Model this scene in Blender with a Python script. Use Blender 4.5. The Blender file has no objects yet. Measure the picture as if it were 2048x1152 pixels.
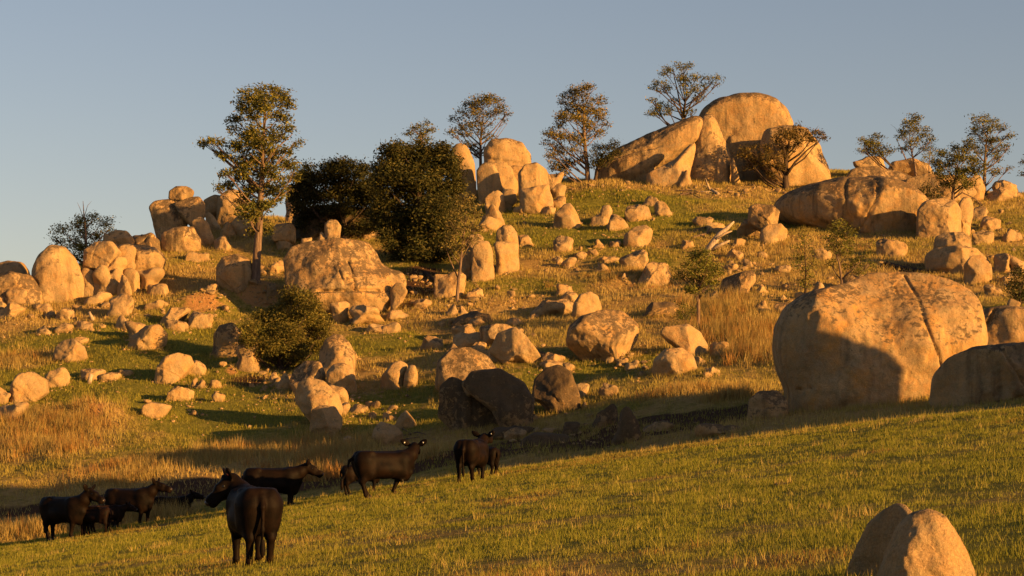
import bpy, math, random, zlib
import numpy as np
from mathutils import Vector, Matrix, Euler

rnd = random.Random(7)
rng = np.random.default_rng(7)
R = math.radians
SC = bpy.context.scene
COL = SC.collection

# ------------------------------------------------------------------ camera, sky, sun, exposure
F = 1024 / math.tan(R(12.5))          # focal length in pixels of the 2048 px wide photograph
HOR = 960                              # pixel row of the eye-level line
cam = bpy.data.cameras.new("camera"); camo = bpy.data.objects.new("camera", cam); COL.objects.link(camo)
cam.sensor_width = 36; cam.lens = 18 / math.tan(R(12.5)); cam.shift_y = (HOR - 576) / 2048
cam.clip_start = 0.5; cam.clip_end = 12000
camo.location = (0, 0, 0); camo.rotation_euler = (R(90), 0, 0)
SC.camera = camo

SUN_EL, SUN_PHI = 10.0, 57.0            # low sun, behind the viewer and to the right
toward = Vector((math.sin(R(SUN_PHI)) * math.cos(R(SUN_EL)), -math.cos(R(SUN_PHI)) * math.cos(R(SUN_EL)), math.sin(R(SUN_EL))))
W = bpy.data.worlds.new("World"); SC.world = W; W.use_nodes = True
wn = W.node_tree.nodes; wl = W.node_tree.links
bg = wn["Background"]; sky = wn.new("ShaderNodeTexSky"); sky.sky_type = 'NISHITA'; sky.sun_disc = False
sky.sun_elevation = R(SUN_EL); sky.sun_rotation = math.atan2(toward.x, toward.y)
sky.air_density = 1.0; sky.dust_density = 0.9; sky.ozone_density = 1.2; sky.altitude = 300
tint = wn.new("ShaderNodeMix"); tint.data_type = 'RGBA'; tint.blend_type = 'MULTIPLY'; tint.inputs[0].default_value = 1.0
tint.inputs[7].default_value = (1.18, 0.965, 0.96, 1)
wl.new(sky.outputs[0], tint.inputs[6]); wl.new(tint.outputs[2], bg.inputs[0]); bg.inputs[1].default_value = 0.05
sun = bpy.data.lights.new("sun", 'SUN'); suno = bpy.data.objects.new("sun", sun); COL.objects.link(suno)
sun.energy = 5.0; sun.angle = R(0.5); sun.color = (1.0, 0.53, 0.15)
suno.rotation_euler = toward.to_track_quat('Z', 'Y').to_euler(); suno.location = (60, -50, 40)
SC.view_settings.view_transform = 'Standard'; SC.view_settings.look = 'None'
SC.view_settings.exposure = 1.3; SC.view_settings.gamma = 1.0
SC.view_settings.use_curve_mapping = False
SC.cycles.max_bounces = 6; SC.cycles.diffuse_bounces = 1; SC.cycles.transparent_max_bounces = 8

# ------------------------------------------------------------------ small tools
def h3(ix, iy, iz, s=0):
    n = (ix.astype(np.int64) * 374761393 + iy.astype(np.int64) * 668265263 + iz.astype(np.int64) * 2147483647 + s * 974711) & 0x7fffffff
    n = (n ^ (n >> 13)) * 1274126177 & 0x7fffffff
    n = (n ^ (n >> 16)) * 1911520717 & 0x7fffffff
    return ((n ^ (n >> 15)) & 0xffff) / 32767.5 - 1.0
def vnoise(p, s=0):
    """smooth value noise in -1..1 for an (n,3) array"""
    i = np.floor(p).astype(np.int64); f = p - i; f = f * f * f * (f * (f * 6 - 15) + 10)
    out = 0
    for a in (0, 1):
        for b in (0, 1):
            for c in (0, 1):
                w = (f[:, 0] if a else 1 - f[:, 0]) * (f[:, 1] if b else 1 - f[:, 1]) * (f[:, 2] if c else 1 - f[:, 2])
                out = out + w * h3(i[:, 0] + a, i[:, 1] + b, i[:, 2] + c, s)
    return out
def fbm(p, oct=4, s=0):
    t = 0; a = 0.5; q = p.copy()
    for o in range(oct):
        t = t + a * vnoise(q, s + o); q = q * 2.03 + 13.7; a *= 0.5
    return t
def fbm2(x, y, sc, oct=4, s=0):
    x = np.atleast_1d(np.asarray(x, float)).ravel(); y = np.atleast_1d(np.asarray(y, float)).ravel()
    return fbm(np.stack([x * sc, y * sc, np.full_like(x, 3.3)], 1), oct, s)
def sstep(a, b, x):
    t = np.clip((x - a) / (b - a), 0, 1); return t * t * (3 - 2 * t)
def pchip(x, y, q):
    """monotone cubic through (x,y)"""
    x = np.asarray(x, float); y = np.asarray(y, float); h = np.diff(x); dl = np.diff(y) / h
    m = np.zeros_like(y); m[0] = dl[0]; m[-1] = dl[-1]
    for k in range(1, len(x) - 1):
        if dl[k - 1] * dl[k] > 0:
            w1 = 2 * h[k] + h[k - 1]; w2 = h[k] + 2 * h[k - 1]
            m[k] = (w1 + w2) / (w1 / dl[k - 1] + w2 / dl[k])
    q = np.clip(q, x[0], x[-1]); k = np.clip(np.searchsorted(x, q) - 1, 0, len(x) - 2)
    t = (q - x[k]) / h[k]; t2 = t * t; t3 = t2 * t
    return (2 * t3 - 3 * t2 + 1) * y[k] + (t3 - 2 * t2 + t) * h[k] * m[k] + (-2 * t3 + 3 * t2) * y[k + 1] + (t3 - t2) * h[k] * m[k + 1]
def mesh_np(name, V, faces, mat=None, smooth=True, cols=None, quads=None):
    """mesh from an (n,3) array and (m,3) triangles and/or (k,4) quads"""
    me = bpy.data.meshes.new(name); V = np.asarray(V, np.float32)
    me.vertices.add(len(V)); me.vertices.foreach_set("co", V.ravel())
    parts = []; starts = []; tot = 0
    for fa in (faces, quads):
        if fa is not None and len(fa):
            fa = np.asarray(fa, np.int32); parts.append(fa.ravel())
            starts.append(tot + np.arange(len(fa), dtype=np.int32) * fa.shape[1]); tot += fa.size
    li = np.concatenate(parts); st = np.concatenate(starts)
    me.loops.add(len(li)); me.loops.foreach_set("vertex_index", li)
    me.polygons.add(len(st)); me.polygons.foreach_set("loop_start", st)
    me.polygons.foreach_set("use_smooth", np.full(len(st), smooth, dtype=bool))
    if cols is not None:
        for an, c in cols.items():
            at = me.color_attributes.new(an, 'FLOAT_COLOR', 'POINT'); c = np.asarray(c, np.float32)
            if c.shape[1] == 3: c = np.concatenate([c, np.ones((len(c), 1), np.float32)], 1)
            at.data.foreach_set("color", c.ravel())
    me.update(calc_edges=True); me.validate()
    if mat: me.materials.append(mat)
    return me
def put(name, me, parent=None, loc=None, rotz=0.0):
    o = bpy.data.objects.new(name, me); COL.objects.link(o)
    if parent: o.parent = parent
    if loc is not None: o.location = loc
    o.rotation_euler.z = rotz
    return o
def tag(o, label, cat, group=None):
    o["label"] = label; o["category"] = cat
    if group: o["group"] = group
    return o
def thing(name, label, cat, loc, group=None, rotz=0.0):
    o = bpy.data.objects.new(name, None); COL.objects.link(o); o.location = loc; o.rotation_euler.z = rotz
    o.empty_display_size = 0.2
    return tag(o, label, cat, group)
def tube(pts, rad, sides=6):
    """tapered tube through points; returns verts, quads"""
    P = [Vector(p) for p in pts]; V = []; Q = []
    for i, p in enumerate(P):
        t = (P[min(i + 1, len(P) - 1)] - P[max(i - 1, 0)]).normalized()
        a = t.cross(Vector((0.31, 0.9, 0.2))).normalized(); b = t.cross(a)
        for k in range(sides):
            an = 2 * math.pi * k / sides
            V.append(p + (a * math.cos(an) + b * math.sin(an)) * rad[i])
    for i in range(len(P) - 1):
        for k in range(sides):
            Q.append((i * sides + k, i * sides + (k + 1) % sides, (i + 1) * sides + (k + 1) % sides, (i + 1) * sides + k))
    V.append(P[-1]); c = len(V) - 1; V.append(P[0]); c0 = len(V) - 1
    T = [((len(P) - 1) * sides + k, (len(P) - 1) * sides + (k + 1) % sides, c) for k in range(sides)] + [(( k + 1) % sides, k, c0) for k in range(sides)]
    return V, Q, T
class Acc:
    def __init__(s): s.V = []; s.Q = []; s.T = []; s.n = 0
    def add(s, V, Q, T):
        n = s.n; s.V += [tuple(v) for v in V]; s.Q += [tuple(i + n for i in q) for q in Q]; s.T += [tuple(i + n for i in t) for t in T]; s.n += len(V)
    def tube(s, pts, rad, sides=6): s.add(*tube(pts, rad, sides))
    def mesh(s, name, mat): return mesh_np(name, np.array(s.V), np.array(s.T) if s.T else None, mat, True, None, np.array(s.Q) if s.Q else None)

# ------------------------------------------------------------------ materials
def newmat(name):
    m = bpy.data.materials.new(name); m.use_nodes = True
    return m, m.node_tree.nodes, m.node_tree.links, m.node_tree.nodes["Principled BSDF"]
def noise_node(n, l, vec, scale, detail=4, rough=0.55, dist=0.0):
    t = n.new("ShaderNodeTexNoise"); t.inputs["Scale"].default_value = scale; t.inputs["Detail"].default_value = detail
    t.inputs["Roughness"].default_value = rough; t.inputs["Distortion"].default_value = dist
    l.new(vec, t.inputs["Vector"]); return t.outputs["Fac"]
def ramp(n, l, fac, stops):
    r = n.new("ShaderNodeValToRGB"); cr = r.color_ramp
    while len(cr.elements) < len(stops): cr.elements.new(0.5)
    for e, (p, c) in zip(cr.elements, stops):
        e.position = p; e.color = (*c, 1) if len(c) == 3 else (c[0],) * 3 + (1,)
    l.new(fac, r.inputs[0]); return r.outputs[0]
def mix(n, l, fac, a, b, mode='MIX'):
    m = n.new("ShaderNodeMix"); m.data_type = 'RGBA'; m.blend_type = mode
    for s, v in ((m.inputs[0], fac), (m.inputs[6], a), (m.inputs[7], b)):
        if hasattr(v, "links"): l.new(v, s)
        elif isinstance(v, (int, float)): s.default_value = v
        else: s.default_value = (*v, 1)
    return m.outputs[2]
def mth(n, l, op, a, b=None, clamp=False):
    m = n.new("ShaderNodeMath"); m.operation = op; m.use_clamp = clamp
    for s, v in zip(m.inputs, (a, b)):
        if v is None: continue
        if hasattr(v, "links"): l.new(v, s)
        else: s.default_value = v
    return m.outputs[0]
def mad(n, l, a, b, c):
    o = mth(n, l, 'MULTIPLY_ADD', a, b)
    o.node.inputs[2].default_value = c
    return o
def bumpn(n, l, height, strength, dist, normal=None):
    b = n.new("ShaderNodeBump"); b.inputs["Strength"].default_value = strength; b.inputs["Distance"].default_value = dist
    l.new(height, b.inputs["Height"])
    if normal: l.new(normal, b.inputs["Normal"])
    return b.outputs[0]

def rock_material():
    m, n, l, p = newmat("granite")
    tc = n.new("ShaderNodeTexCoord"); oi = n.new("ShaderNodeObjectInfo")
    off = n.new("ShaderNodeVectorMath"); off.operation = 'ADD'
    sc = n.new("ShaderNodeVectorMath"); sc.operation = 'SCALE'; sc.inputs[0].default_value = (37.0, 91.0, 53.0); l.new(oi.outputs["Random"], sc.inputs["Scale"])
    l.new(tc.outputs["Object"], off.inputs[0]); l.new(sc.outputs[0], off.inputs[1]); V = off.outputs[0]
    sep = n.new("ShaderNodeSeparateColor"); l.new(oi.outputs["Color"], sep.inputs[0])
    dark, orange, bright = sep.outputs[0], sep.outputs[1], sep.outputs[2]
    big = noise_node(n, l, V, 0.45, 5, 0.6, 0.4)
    med = noise_node(n, l, V, 1.9, 6, 0.65, 0.3)
    fine = noise_node(n, l, V, 7.0, 8, 0.78)
    spot = noise_node(n, l, V, 3.6, 9, 0.74, 0.5)
    grit = noise_node(n, l, V, 34.0, 3, 0.7)
    base = ramp(n, l, big, [(0.3, (0.28, 0.163, 0.072)), (0.5, (0.37, 0.235, 0.108)), (0.7, (0.43, 0.285, 0.138))])
    base = mix(n, l, ramp(n, l, med, [(0.42, (0,)), (0.62, (0.75,))]), base, (0.31, 0.225, 0.125))
    # orange iron stain
    st = mth(n, l, 'MULTIPLY', ramp(n, l, noise_node(n, l, V, 0.8, 4, 0.6, 0.8), [(0.45, (0,)), (0.68, (1,))]), orange)
    base = mix(n, l, st, base, (0.42, 0.215, 0.06))
    # run-off streaks: noise stretched along the fall line
    mp = n.new("ShaderNodeMapping"); mp.inputs["Scale"].default_value = (1.0, 1.0, 0.10); l.new(V, mp.inputs["Vector"])
    sk = ramp(n, l, noise_node(n, l, mp.outputs[0], 1.7, 4, 0.6, 0.2), [(0.50, (0,)), (0.70, (1,))])
    base = mix(n, l, mth(n, l, 'MULTIPLY', sk, mth(n, l, 'MULTIPLY', dark, 2.2, True)), base, (0.10, 0.068, 0.04))
    # grey green crust lichen
    li = ramp(n, l, mix(n, l, 0.4, spot, fine), [(0.49, (0,)), (0.535, (0.9,))])
    base = mix(n, l, mth(n, l, 'MULTIPLY', li, 0.5), base, (0.20, 0.16, 0.08))
    # dark lichen, mostly on the weathered tops
    geo = n.new("ShaderNodeNewGeometry"); sn = n.new("ShaderNodeSeparateXYZ"); l.new(geo.outputs["Normal"], sn.inputs[0])
    up = mth(n, l, 'MULTIPLY', sn.outputs[2], 0.16)
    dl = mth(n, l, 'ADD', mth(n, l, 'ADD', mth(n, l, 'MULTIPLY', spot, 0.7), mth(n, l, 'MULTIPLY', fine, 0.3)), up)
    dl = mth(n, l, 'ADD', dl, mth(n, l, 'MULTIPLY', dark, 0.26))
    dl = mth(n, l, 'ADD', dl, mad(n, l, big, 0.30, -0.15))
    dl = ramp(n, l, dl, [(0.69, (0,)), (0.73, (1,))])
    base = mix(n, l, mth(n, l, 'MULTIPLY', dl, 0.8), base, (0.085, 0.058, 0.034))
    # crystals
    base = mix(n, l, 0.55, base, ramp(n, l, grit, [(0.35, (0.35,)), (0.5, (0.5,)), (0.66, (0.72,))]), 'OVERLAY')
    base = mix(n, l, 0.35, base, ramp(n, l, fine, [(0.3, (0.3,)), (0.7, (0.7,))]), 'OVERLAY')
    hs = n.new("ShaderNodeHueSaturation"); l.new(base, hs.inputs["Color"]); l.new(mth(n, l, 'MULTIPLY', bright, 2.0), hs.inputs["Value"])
    l.new(hs.outputs[0], p.inputs["Base Color"]); p.inputs["Roughness"].default_value = 0.95; p.inputs["Specular IOR Level"].default_value = 0.15
    b1 = bumpn(n, l, med, 0.55, 0.22); b2 = bumpn(n, l, fine, 0.6, 0.09, b1); b3 = bumpn(n, l, grit, 0.4, 0.025, b2)
    l.new(b3, p.inputs["Normal"])
    return m
ROCK = rock_material()

def ground_material():
    m, n, l, p = newmat("pasture_soil")
    geo = n.new("ShaderNodeNewGeometry"); V = geo.outputs["Position"]
    at = n.new("ShaderNodeVertexColor"); at.layer_name = "cover"; sep = n.new("ShaderNodeSeparateColor"); l.new(at.outputs[0], sep.inputs[0])
    a = noise_node(n, l, V, 0.35, 6, 0.65, 0.5); b = noise_node(n, l, V, 2.2, 6, 0.7); c = noise_node(n, l, V, 11.0, 5, 0.75)
    green = ramp(n, l, mix(n, l, 0.5, b, c), [(0.35, (0.085, 0.085, 0.016)), (0.5, (0.16, 0.15, 0.026)), (0.65, (0.24, 0.20, 0.045))])
    dry = ramp(n, l, mix(n, l, 0.5, b, c), [(0.35, (0.22, 0.125, 0.04)), (0.5, (0.34, 0.215, 0.07)), (0.68, (0.44, 0.30, 0.12))])
    soil = ramp(n, l, mix(n, l, 0.5, a, c), [(0.35, (0.33, 0.16, 0.055)), (0.6, (0.45, 0.245, 0.095)), (0.7, (0.44, 0.29, 0.14))])
    f = mth(n, l, 'ADD', sep.outputs[0], mad(n, l, b, 0.9, -0.45))
    col = mix(n, l, ramp(n, l, f, [(0.3, (0,)), (0.7, (1,))]), green, dry)
    g = mth(n, l, 'ADD', sep.outputs[1], mad(n, l, b, 0.8, -0.4))
    col = mix(n, l, ramp(n, l, g, [(0.4, (0,)), (0.62, (1,))]), col, soil)
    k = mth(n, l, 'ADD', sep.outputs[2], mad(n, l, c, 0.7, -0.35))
    col = mix(n, l, ramp(n, l, k, [(0.4, (0,)), (0.65, (1,))]), col, (0.075, 0.038, 0.02))  # litter brown, darkened to help paint the gully's shade
    l.new(col, p.inputs["Base Color"]); p.inputs["Roughness"].default_value = 1.0; p.inputs["Specular IOR Level"].default_value = 0.05
    b1 = bumpn(n, l, b, 0.7, 0.25); b2 = bumpn(n, l, c, 0.8, 0.10, b1); l.new(b2, p.inputs["Normal"])
    return m
GROUND = ground_material()

def leaf_material(name, trans=0.3):
    m, n, l, p = newmat(name)
    at = n.new("ShaderNodeVertexColor"); at.layer_name = "tint"
    l.new(at.outputs[0], p.inputs["Base Color"]); p.inputs["Roughness"].default_value = 0.75; p.inputs["Specular IOR Level"].default_value = 0.15
    tr = n.new("ShaderNodeBsdfTranslucent"); l.new(at.outputs[0], tr.inputs[0])
    mx = n.new("ShaderNodeMixShader"); mx.inputs[0].default_value = trans
    l.new(p.outputs[0], mx.inputs[1]); l.new(tr.outputs[0], mx.inputs[2]); l.new(mx.outputs[0], n["Material Output"].inputs[0])
    return m
GRASS = leaf_material("grass_blade", 0.3)
LEAF = leaf_material("leaf", 0.22)

def bark_material(name, c0, c1, c2):
    m, n, l, p = newmat(name)
    tc = n.new("ShaderNodeTexCoord"); mp = n.new("ShaderNodeMapping"); mp.inputs["Scale"].default_value = (5, 5, 0.8); l.new(tc.outputs["Object"], mp.inputs[0])
    f = noise_node(n, l, mp.outputs[0], 2.0, 6, 0.7, 0.4)
    l.new(ramp(n, l, f, [(0.3, c0), (0.5, c1), (0.7, c2)]), p.inputs["Base Color"]); p.inputs["Roughness"].default_value = 0.95
    p.inputs["Specular IOR Level"].default_value = 0.1
    l.new(bumpn(n, l, f, 0.8, 0.06), p.inputs["Normal"])
    return m
BARK = bark_material("bark", (0.06, 0.04, 0.028), (0.15, 0.10, 0.07), (0.25, 0.175, 0.12))
DARKBARK = bark_material("dark_bark", (0.025, 0.018, 0.013), (0.055, 0.038, 0.028), (0.11, 0.075, 0.05))
DEADWOOD = bark_material("dead_wood", (0.18, 0.13, 0.09), (0.34, 0.26, 0.18), (0.48, 0.38, 0.27))

# ------------------------------------------------------------------ the shape of the land
FA, FB, FC = -2.325, 0.1523, 0.0346                     # the near paddock: one tilted plane
def field_plane(X, Y):
    Xc = np.where(X > 22, 22 + 12 * np.tanh((X - 22) / 12), np.where(X < -40, -40 + 20 * np.tanh((X + 40) / 20), X))
    b = 0.112 + (FB - 0.112) * np.clip((Y - 22) / 46, 0, 1)
    return FA + b * Xc + FC * np.minimum(Y, 110)
def zp(py, d): return (HOR - py) / F * d
CRESTX = [-1500, 0, 500, 1024, 1512, 1792, 2048, 2700, 3600]
CRESTY = [82, 81, 79.5, 79, 72, 68, 62, 56, 52]
# hillside sections at several headings: (distance, height)
SECT = {
    0:    [(84, -3.6), (91, -3.3), (97, zp(1052, 97)), (107, zp(985, 107)), (117, zp(900, 117)), (138, zp(700, 138)), (150, zp(612, 150)), (156, zp(585, 156)), (166, zp(596, 166)), (200, 2)],
    250:  [(84, -3.4), (92, -2.9), (98, zp(1020, 98)), (107, zp(962, 107)), (117, zp(880, 117)), (138, zp(690, 138)), (152, zp(580, 152)), (163, zp(500, 163)), (172, zp(500, 172)), (210, 5)],
    500:  [(84, -2.9), (92, -2.2), (99, zp(985, 99)), (106, zp(945, 106)), (116, zp(880, 116)), (137, zp(700, 137)), (154, zp(565, 154)), (168, zp(475, 168)), (176, zp(440, 176)), (187, zp(446, 187)), (225, 8)],
    760:  [(84, -2.4), (92, -1.6), (98, zp(965, 98)), (105, zp(915, 105)), (116, zp(855, 116)), (137, zp(680, 137)), (153, zp(560, 153)), (168, zp(470, 168)), (180, zp(432, 180)), (192, zp(440, 192)), (230, 9)],
    1024: [(82, -0.3), (90, -1.0), (97, zp(925, 97)), (108, zp(865, 108)), (122, zp(750, 122)), (137, zp(650, 137)), (150, zp(560, 150)), (166, zp(462, 166)), (180, zp(398, 180)), (187, zp(376, 187)), (200, zp(380, 200)), (240, 12)],
    1400: [(77, 0.9), (86, 0.9), (95, zp(872, 95)), (106, zp(815, 106)), (114, zp(765, 114)), (125, zp(690, 125)), (140, zp(600, 140)), (156, zp(505, 156)), (175, zp(405, 175)), (186, zp(366, 186)), (200, zp(365, 200)), (245, 14)],
    1700: [(74, 1.6), (84, 2.0), (94, zp(828, 94)), (104, zp(795, 104)), (118, zp(700, 118)), (140, zp(578, 140)), (156, zp(498, 156)), (175, zp(408, 175)), (190, zp(352, 190)), (203, zp(350, 203)), (245, 16)],
    2048: [(68, 1.9), (78, 2.5), (90, zp(800, 90)), (100, zp(760, 100)), (114, zp(682, 114)), (134, zp(590, 134)), (152, zp(500, 152)), (172, zp(415, 172)), (180, zp(392, 180)), (190, zp(392, 190)), (235, 14)],
}
def build_table():
    ys = np.arange(0, 402, 1.0); cols = sorted(SECT); tab = []
    for c in cols:
        s = SECT[c]; x = [0] + [a for a, b in s] + [330, 401]; y = [s[0][1]] + [b for a, b in s] + [-6, -8]
        tab.append(pchip(x, y, ys))
    tab = np.array(tab); pxs = np.arange(-800, 2900, 20.0); full = np.zeros((len(pxs), len(ys)))
    cx = [-800] + cols + [2880]
    tab = np.vstack([tab[0] - 1.0, tab, tab[-1] + 1.0])
    for j in range(len(ys)): full[:, j] = pchip(cx, tab[:, j], pxs)
    return pxs, ys, full
PXS, YS, TAB = build_table()
def land_smooth(X, Y):
    X = np.atleast_1d(np.asarray(X, float)); Y = np.atleast_1d(np.asarray(Y, float))
    Ys = np.maximum(Y, 1.0); px = np.clip(X / Ys * F + 1024, PXS[0], PXS[-1] - 0.01); yy = np.clip(Y, 0, 400.9)
    i = ((px - PXS[0]) / 20).astype(int); a = (px - PXS[0]) / 20 - i; i2 = np.minimum(i + 1, len(PXS) - 1)
    j = yy.astype(int); b = yy - j; j2 = np.minimum(j + 1, len(YS) - 1)
    hill = (TAB[i, j] * (1 - a) + TAB[i2, j] * a) * (1 - b) + (TAB[i, j2] * (1 - a) + TAB[i2, j2] * a) * b
    yc = np.interp(X / Ys * F + 1024, CRESTX, CRESTY)
    w = sstep(0.0, 7.0, Y - yc)
    return field_plane(X, Y) * (1 - w) + hill * w, w
BANKS = []                                               # little cut banks of bare orange soil
def land(X, Y):
    sh = np.shape(X)
    X = np.atleast_1d(np.asarray(X, float)).ravel(); Y = np.atleast_1d(np.asarray(Y, float)).ravel()
    z, w = land_smooth(X, Y)
    near = 0.022 * fbm2(X, Y, 0.35, 3, 5) + 0.022 * fbm2(X, Y, 1.3, 2, 9)
    far = 0.75 * fbm2(X, Y, 0.085, 3, 21) + 0.30 * fbm2(X, Y, 0.42, 3, 31)
    z = z + near * (1 - w) + far * w * sstep(86, 104, Y)
    for bx, by, bh, rx, ry in BANKS: z = z + bh * np.exp(-((X - bx) / rx) ** 2) * sstep(by - ry, by, Y) * (1 - sstep(by, by + 5 * ry, Y))
    return z.reshape(sh) if sh else float(z[0])
_D = np.arange(18, 262, 0.2)
def hit(px, py, dmin=18):
    """ground point seen at a pixel: distance along +Y"""
    D = _D[_D >= dmin]
    X = (px - 1024) / F * D; z = land(X, D); v = (HOR - py) / F * D
    k = np.nonzero(z >= v)[0]
    if len(k): return float(D[k[0]])
    m = D > 100
    return float(D[m][np.argmax((z / D)[m])])
for _px, _py, _h, _w in ((405, 616, .8, 1.9), (508, 596, .7, 1.5), (468, 748, .5, 1.1), (182, 834, .5, 1.6), (1262, 570, .5, 2.0)):
    _d = hit(_px, _py, 84); BANKS.append(((_px - 1024) / F * _d, _d + 0.5, _h, _w, 0.9))
def at(px, py, d): return Vector(((px - 1024) / F * d, d, (HOR - py) / F * d))
def gnd(px, py, dmin=18):
    d = hit(px, py, dmin); X = (px - 1024) / F * d
    return Vector((X, d, land(X, d)))
# ------------------------------------------------------------------ the ground, one sheet out to the horizon
def ground_cover(X, Y):
    """dry grass, bare soil, brown litter plus painted gully shade, weights at ground points"""
    w = land_smooth(X, Y)[1]
    n1 = fbm2(X, Y, 0.11, 4, 41); n2 = fbm2(X, Y, 0.5, 3, 51); n3 = fbm2(X, Y, 0.045, 3, 61)
    dry = 0.30 + 0.75 * n1 + 0.35 * n2 + w * (0.24 + 0.5 * n3) + (1 - w) * (-0.02 + 0.3 * n3)
    soil = np.zeros_like(X) - 0.15 + 0.45 * np.clip(n2 + 0.3 * n1, 0, 1) * w
    litter_shade = np.zeros_like(X) + (1 - w) * (0.05 + 0.9 * np.clip(n1 * 1.2 + n2 * 0.8 - 0.05, 0, 1))
    for (cx, cy, r, kd, ks, kl, el) in SPOTS:
        d = np.sqrt(((X - cx) / (r * el)) ** 2 + ((Y - cy) / r) ** 2) + 0.35 * n2
        g = np.clip(1.25 - d, 0, 1); g = g * g * (3 - 2 * g)
        dry = dry + kd * g; soil = soil + ks * g; litter_shade = litter_shade + kl * g
    return np.clip(dry, 0, 1), np.clip(soil, 0, 1), np.clip(litter_shade, 0, 1)
SPOTS = []
for px, py, rpx, kd, ks, kl, el in [
    (405, 605, 34, 0, 0.85, 0, 1.5), (508, 588, 28, 0, 0.85, 0, 1.5), (465, 740, 20, 0, .7, 0, 1.2), (180, 825, 45, .3, .8, 0, 1.4), (575, 850, 40, .2, .35, 0, 1.6),
    (540, 585, 40, .2, .6, .2, 1), (830, 575, 45, 0, .15, .95, 1.3), (850, 545, 40, 0, .2, .9, 1.2), (740, 450, 90, .2, 0, .7, 1.5), (500, 760, 50, .2, .1, .7, 1.3),
    (1255, 565, 45, .6, .5, 0, 1.6), (1330, 575, 40, .6, .5, 0, 1.5), (1130, 545, 40, .5, .1, 0, 1.6), (1000, 610, 90, .6, .2, .1, 1.3), (930, 640, 60, .5, .2, 0, 1.5),
    (300, 480, 90, .8, 0, 0, 1.2), (360, 560, 90, .8, 0, 0, 1.4), (450, 480, 70, .7, .1, 0, 1.1), (120, 620, 90, .6, 0, 0, 1.4), (330, 660, 60, -.5, 0, 0, 2),
    (80, 850, 110, .9, 0, .1, 1.4), (60, 720, 60, .8, 0, 0, 1.6), (360, 945, 130, .9, 0, 0, 2.2), (620, 920, 110, .9, .1, 0, 1.6), (120, 905, 60, .5, 0, 0, 1.5), (60, 1060, 90, .9, 0, 0, 2),
    (790, 690, 80, -.6, 0, 0, 1.3), (480, 830, 80, -.5, 0, 0, 1.6), (230, 790, 80, -.4, 0, 0, 1.6), (180, 720, 50, -.4, 0, 0, 1.5), (980, 900, 70, -.2, 0, 0, 1.3),
    (1230, 395, 80, -.6, 0, 0, 1.6), (1300, 440, 80, -.4, 0, 0, 1.6), (1180, 480, 60, -.3, 0, 0, 1.6), (1190, 740, 60, -.6, 0, 0, 2),
    (1470, 640, 100, .9, .1, .1, 1), (1500, 700, 70, .9, .1, .1, 1), (1400, 790, 50, .8, 0, 0, 1.6), (1560, 500, 90, .8, .1, 0, 1.4), (1480, 560, 80, .6, .1, 0, 1.4),
    (1430, 375, 90, .5, .1, .4, 2), (1820, 540, 60, .3, .1, .6, 2), (1990, 480, 60, .7, .1, 0, 1.4), (1240, 365, 60, .5, .1, 0, 2), (2000, 570, 50, .5, .1, 0, 1.4),
    (1100, 880, 150, -.2, 0, 1.0, 1.6), (1350, 850, 120, -.2, 0, 1.0, 1.6), (700, 955, 110, 0, 0, .8, 1.8), (380, 985, 120, 0, 0, .8, 1.8), (60, 1020, 100, 0, 0, .8, 1.6), (1560, 815, 90, -.2, 0, .6, 1.4),  # gully floor: dark litter laid on to paint its shade deeper
    (1290, 690, 50, .2, .1, 0, 1.2), (1010, 700, 90, .4, .1, 0, 1.3)]:
    g = gnd(px, py); SPOTS.append((g.x, g.y, rpx / F * g.y * 1.1, kd, ks, kl, el))
    if py < 1000: SPOTS[-1] = (g.x, g.y, rpx / F * g.y * 1.7, kd, ks, kl, el * 0.75)

def build_ground():
    u = np.concatenate([-np.geomspace(60, 0.42, 26)[:-1] , np.linspace(-0.42, 0.42, 250), np.geomspace(0.42, 60, 26)[1:]]) * 0.62
    y = np.concatenate([np.linspace(-24, 22, 24), np.arange(22.5, 66, 0.42), np.arange(66, 100, 0.28), np.arange(100, 205, 0.36), np.geomspace(206, 420, 40), np.geomspace(450, 6000, 20)])
    UU, YY = np.meshgrid(u, y); XX = UU * (YY + 30)
    Z = land(XX.ravel(), YY.ravel())
    dry, soil, litter_shade = ground_cover(XX.ravel(), YY.ravel())
    ny, nx = UU.shape; idx = np.arange(nx * ny).reshape(ny, nx)
    Q = np.stack([idx[:-1, :-1].ravel(), idx[:-1, 1:].ravel(), idx[1:, 1:].ravel(), idx[1:, :-1].ravel()], 1)
    V = np.stack([XX.ravel(), YY.ravel(), Z], 1)
    me = mesh_np("ground", V, None, GROUND, True, {"cover": np.stack([dry, soil, litter_shade], 1)}, Q)
    o = put("ground", me); o["kind"] = "structure"; o["label"] = "grassy paddock, gully and boulder-strewn hillside"
build_ground()

# ------------------------------------------------------------------ grass
def blades(name, X, Y, H, Wd, lean, colors, label, rootdark=0.55, jitter=1.0):
    n = len(X); Z = land(X, Y)
    a = rng.uniform(0, 2 * np.pi, n); b = rng.uniform(0, 2 * np.pi, n)
    dx = np.cos(a) * Wd * 0.5; dy = np.sin(a) * Wd * 0.5
    lx = np.cos(b) * lean * H; ly = np.sin(b) * lean * H
    V = np.empty((n, 3, 3)); V[:, 0] = np.stack([X - dx, Y - dy, Z - 0.02], 1); V[:, 1] = np.stack([X + dx, Y + dy, Z - 0.02], 1)
    V[:, 2] = np.stack([X + lx, Y + ly, Z + H * np.sqrt(np.clip(1 - lean ** 2, 0.1, 1))], 1)
    C = np.repeat(colors[:, None, :], 3, 1).copy()
    me = mesh_np(name, V.reshape(-1, 3), np.arange(3 * n).reshape(n, 3), GRASS, False, {"tint": C.reshape(-1, 3)})
    o = put(name, me); o["kind"] = "stuff"; o["label"] = label
    return o
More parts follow.
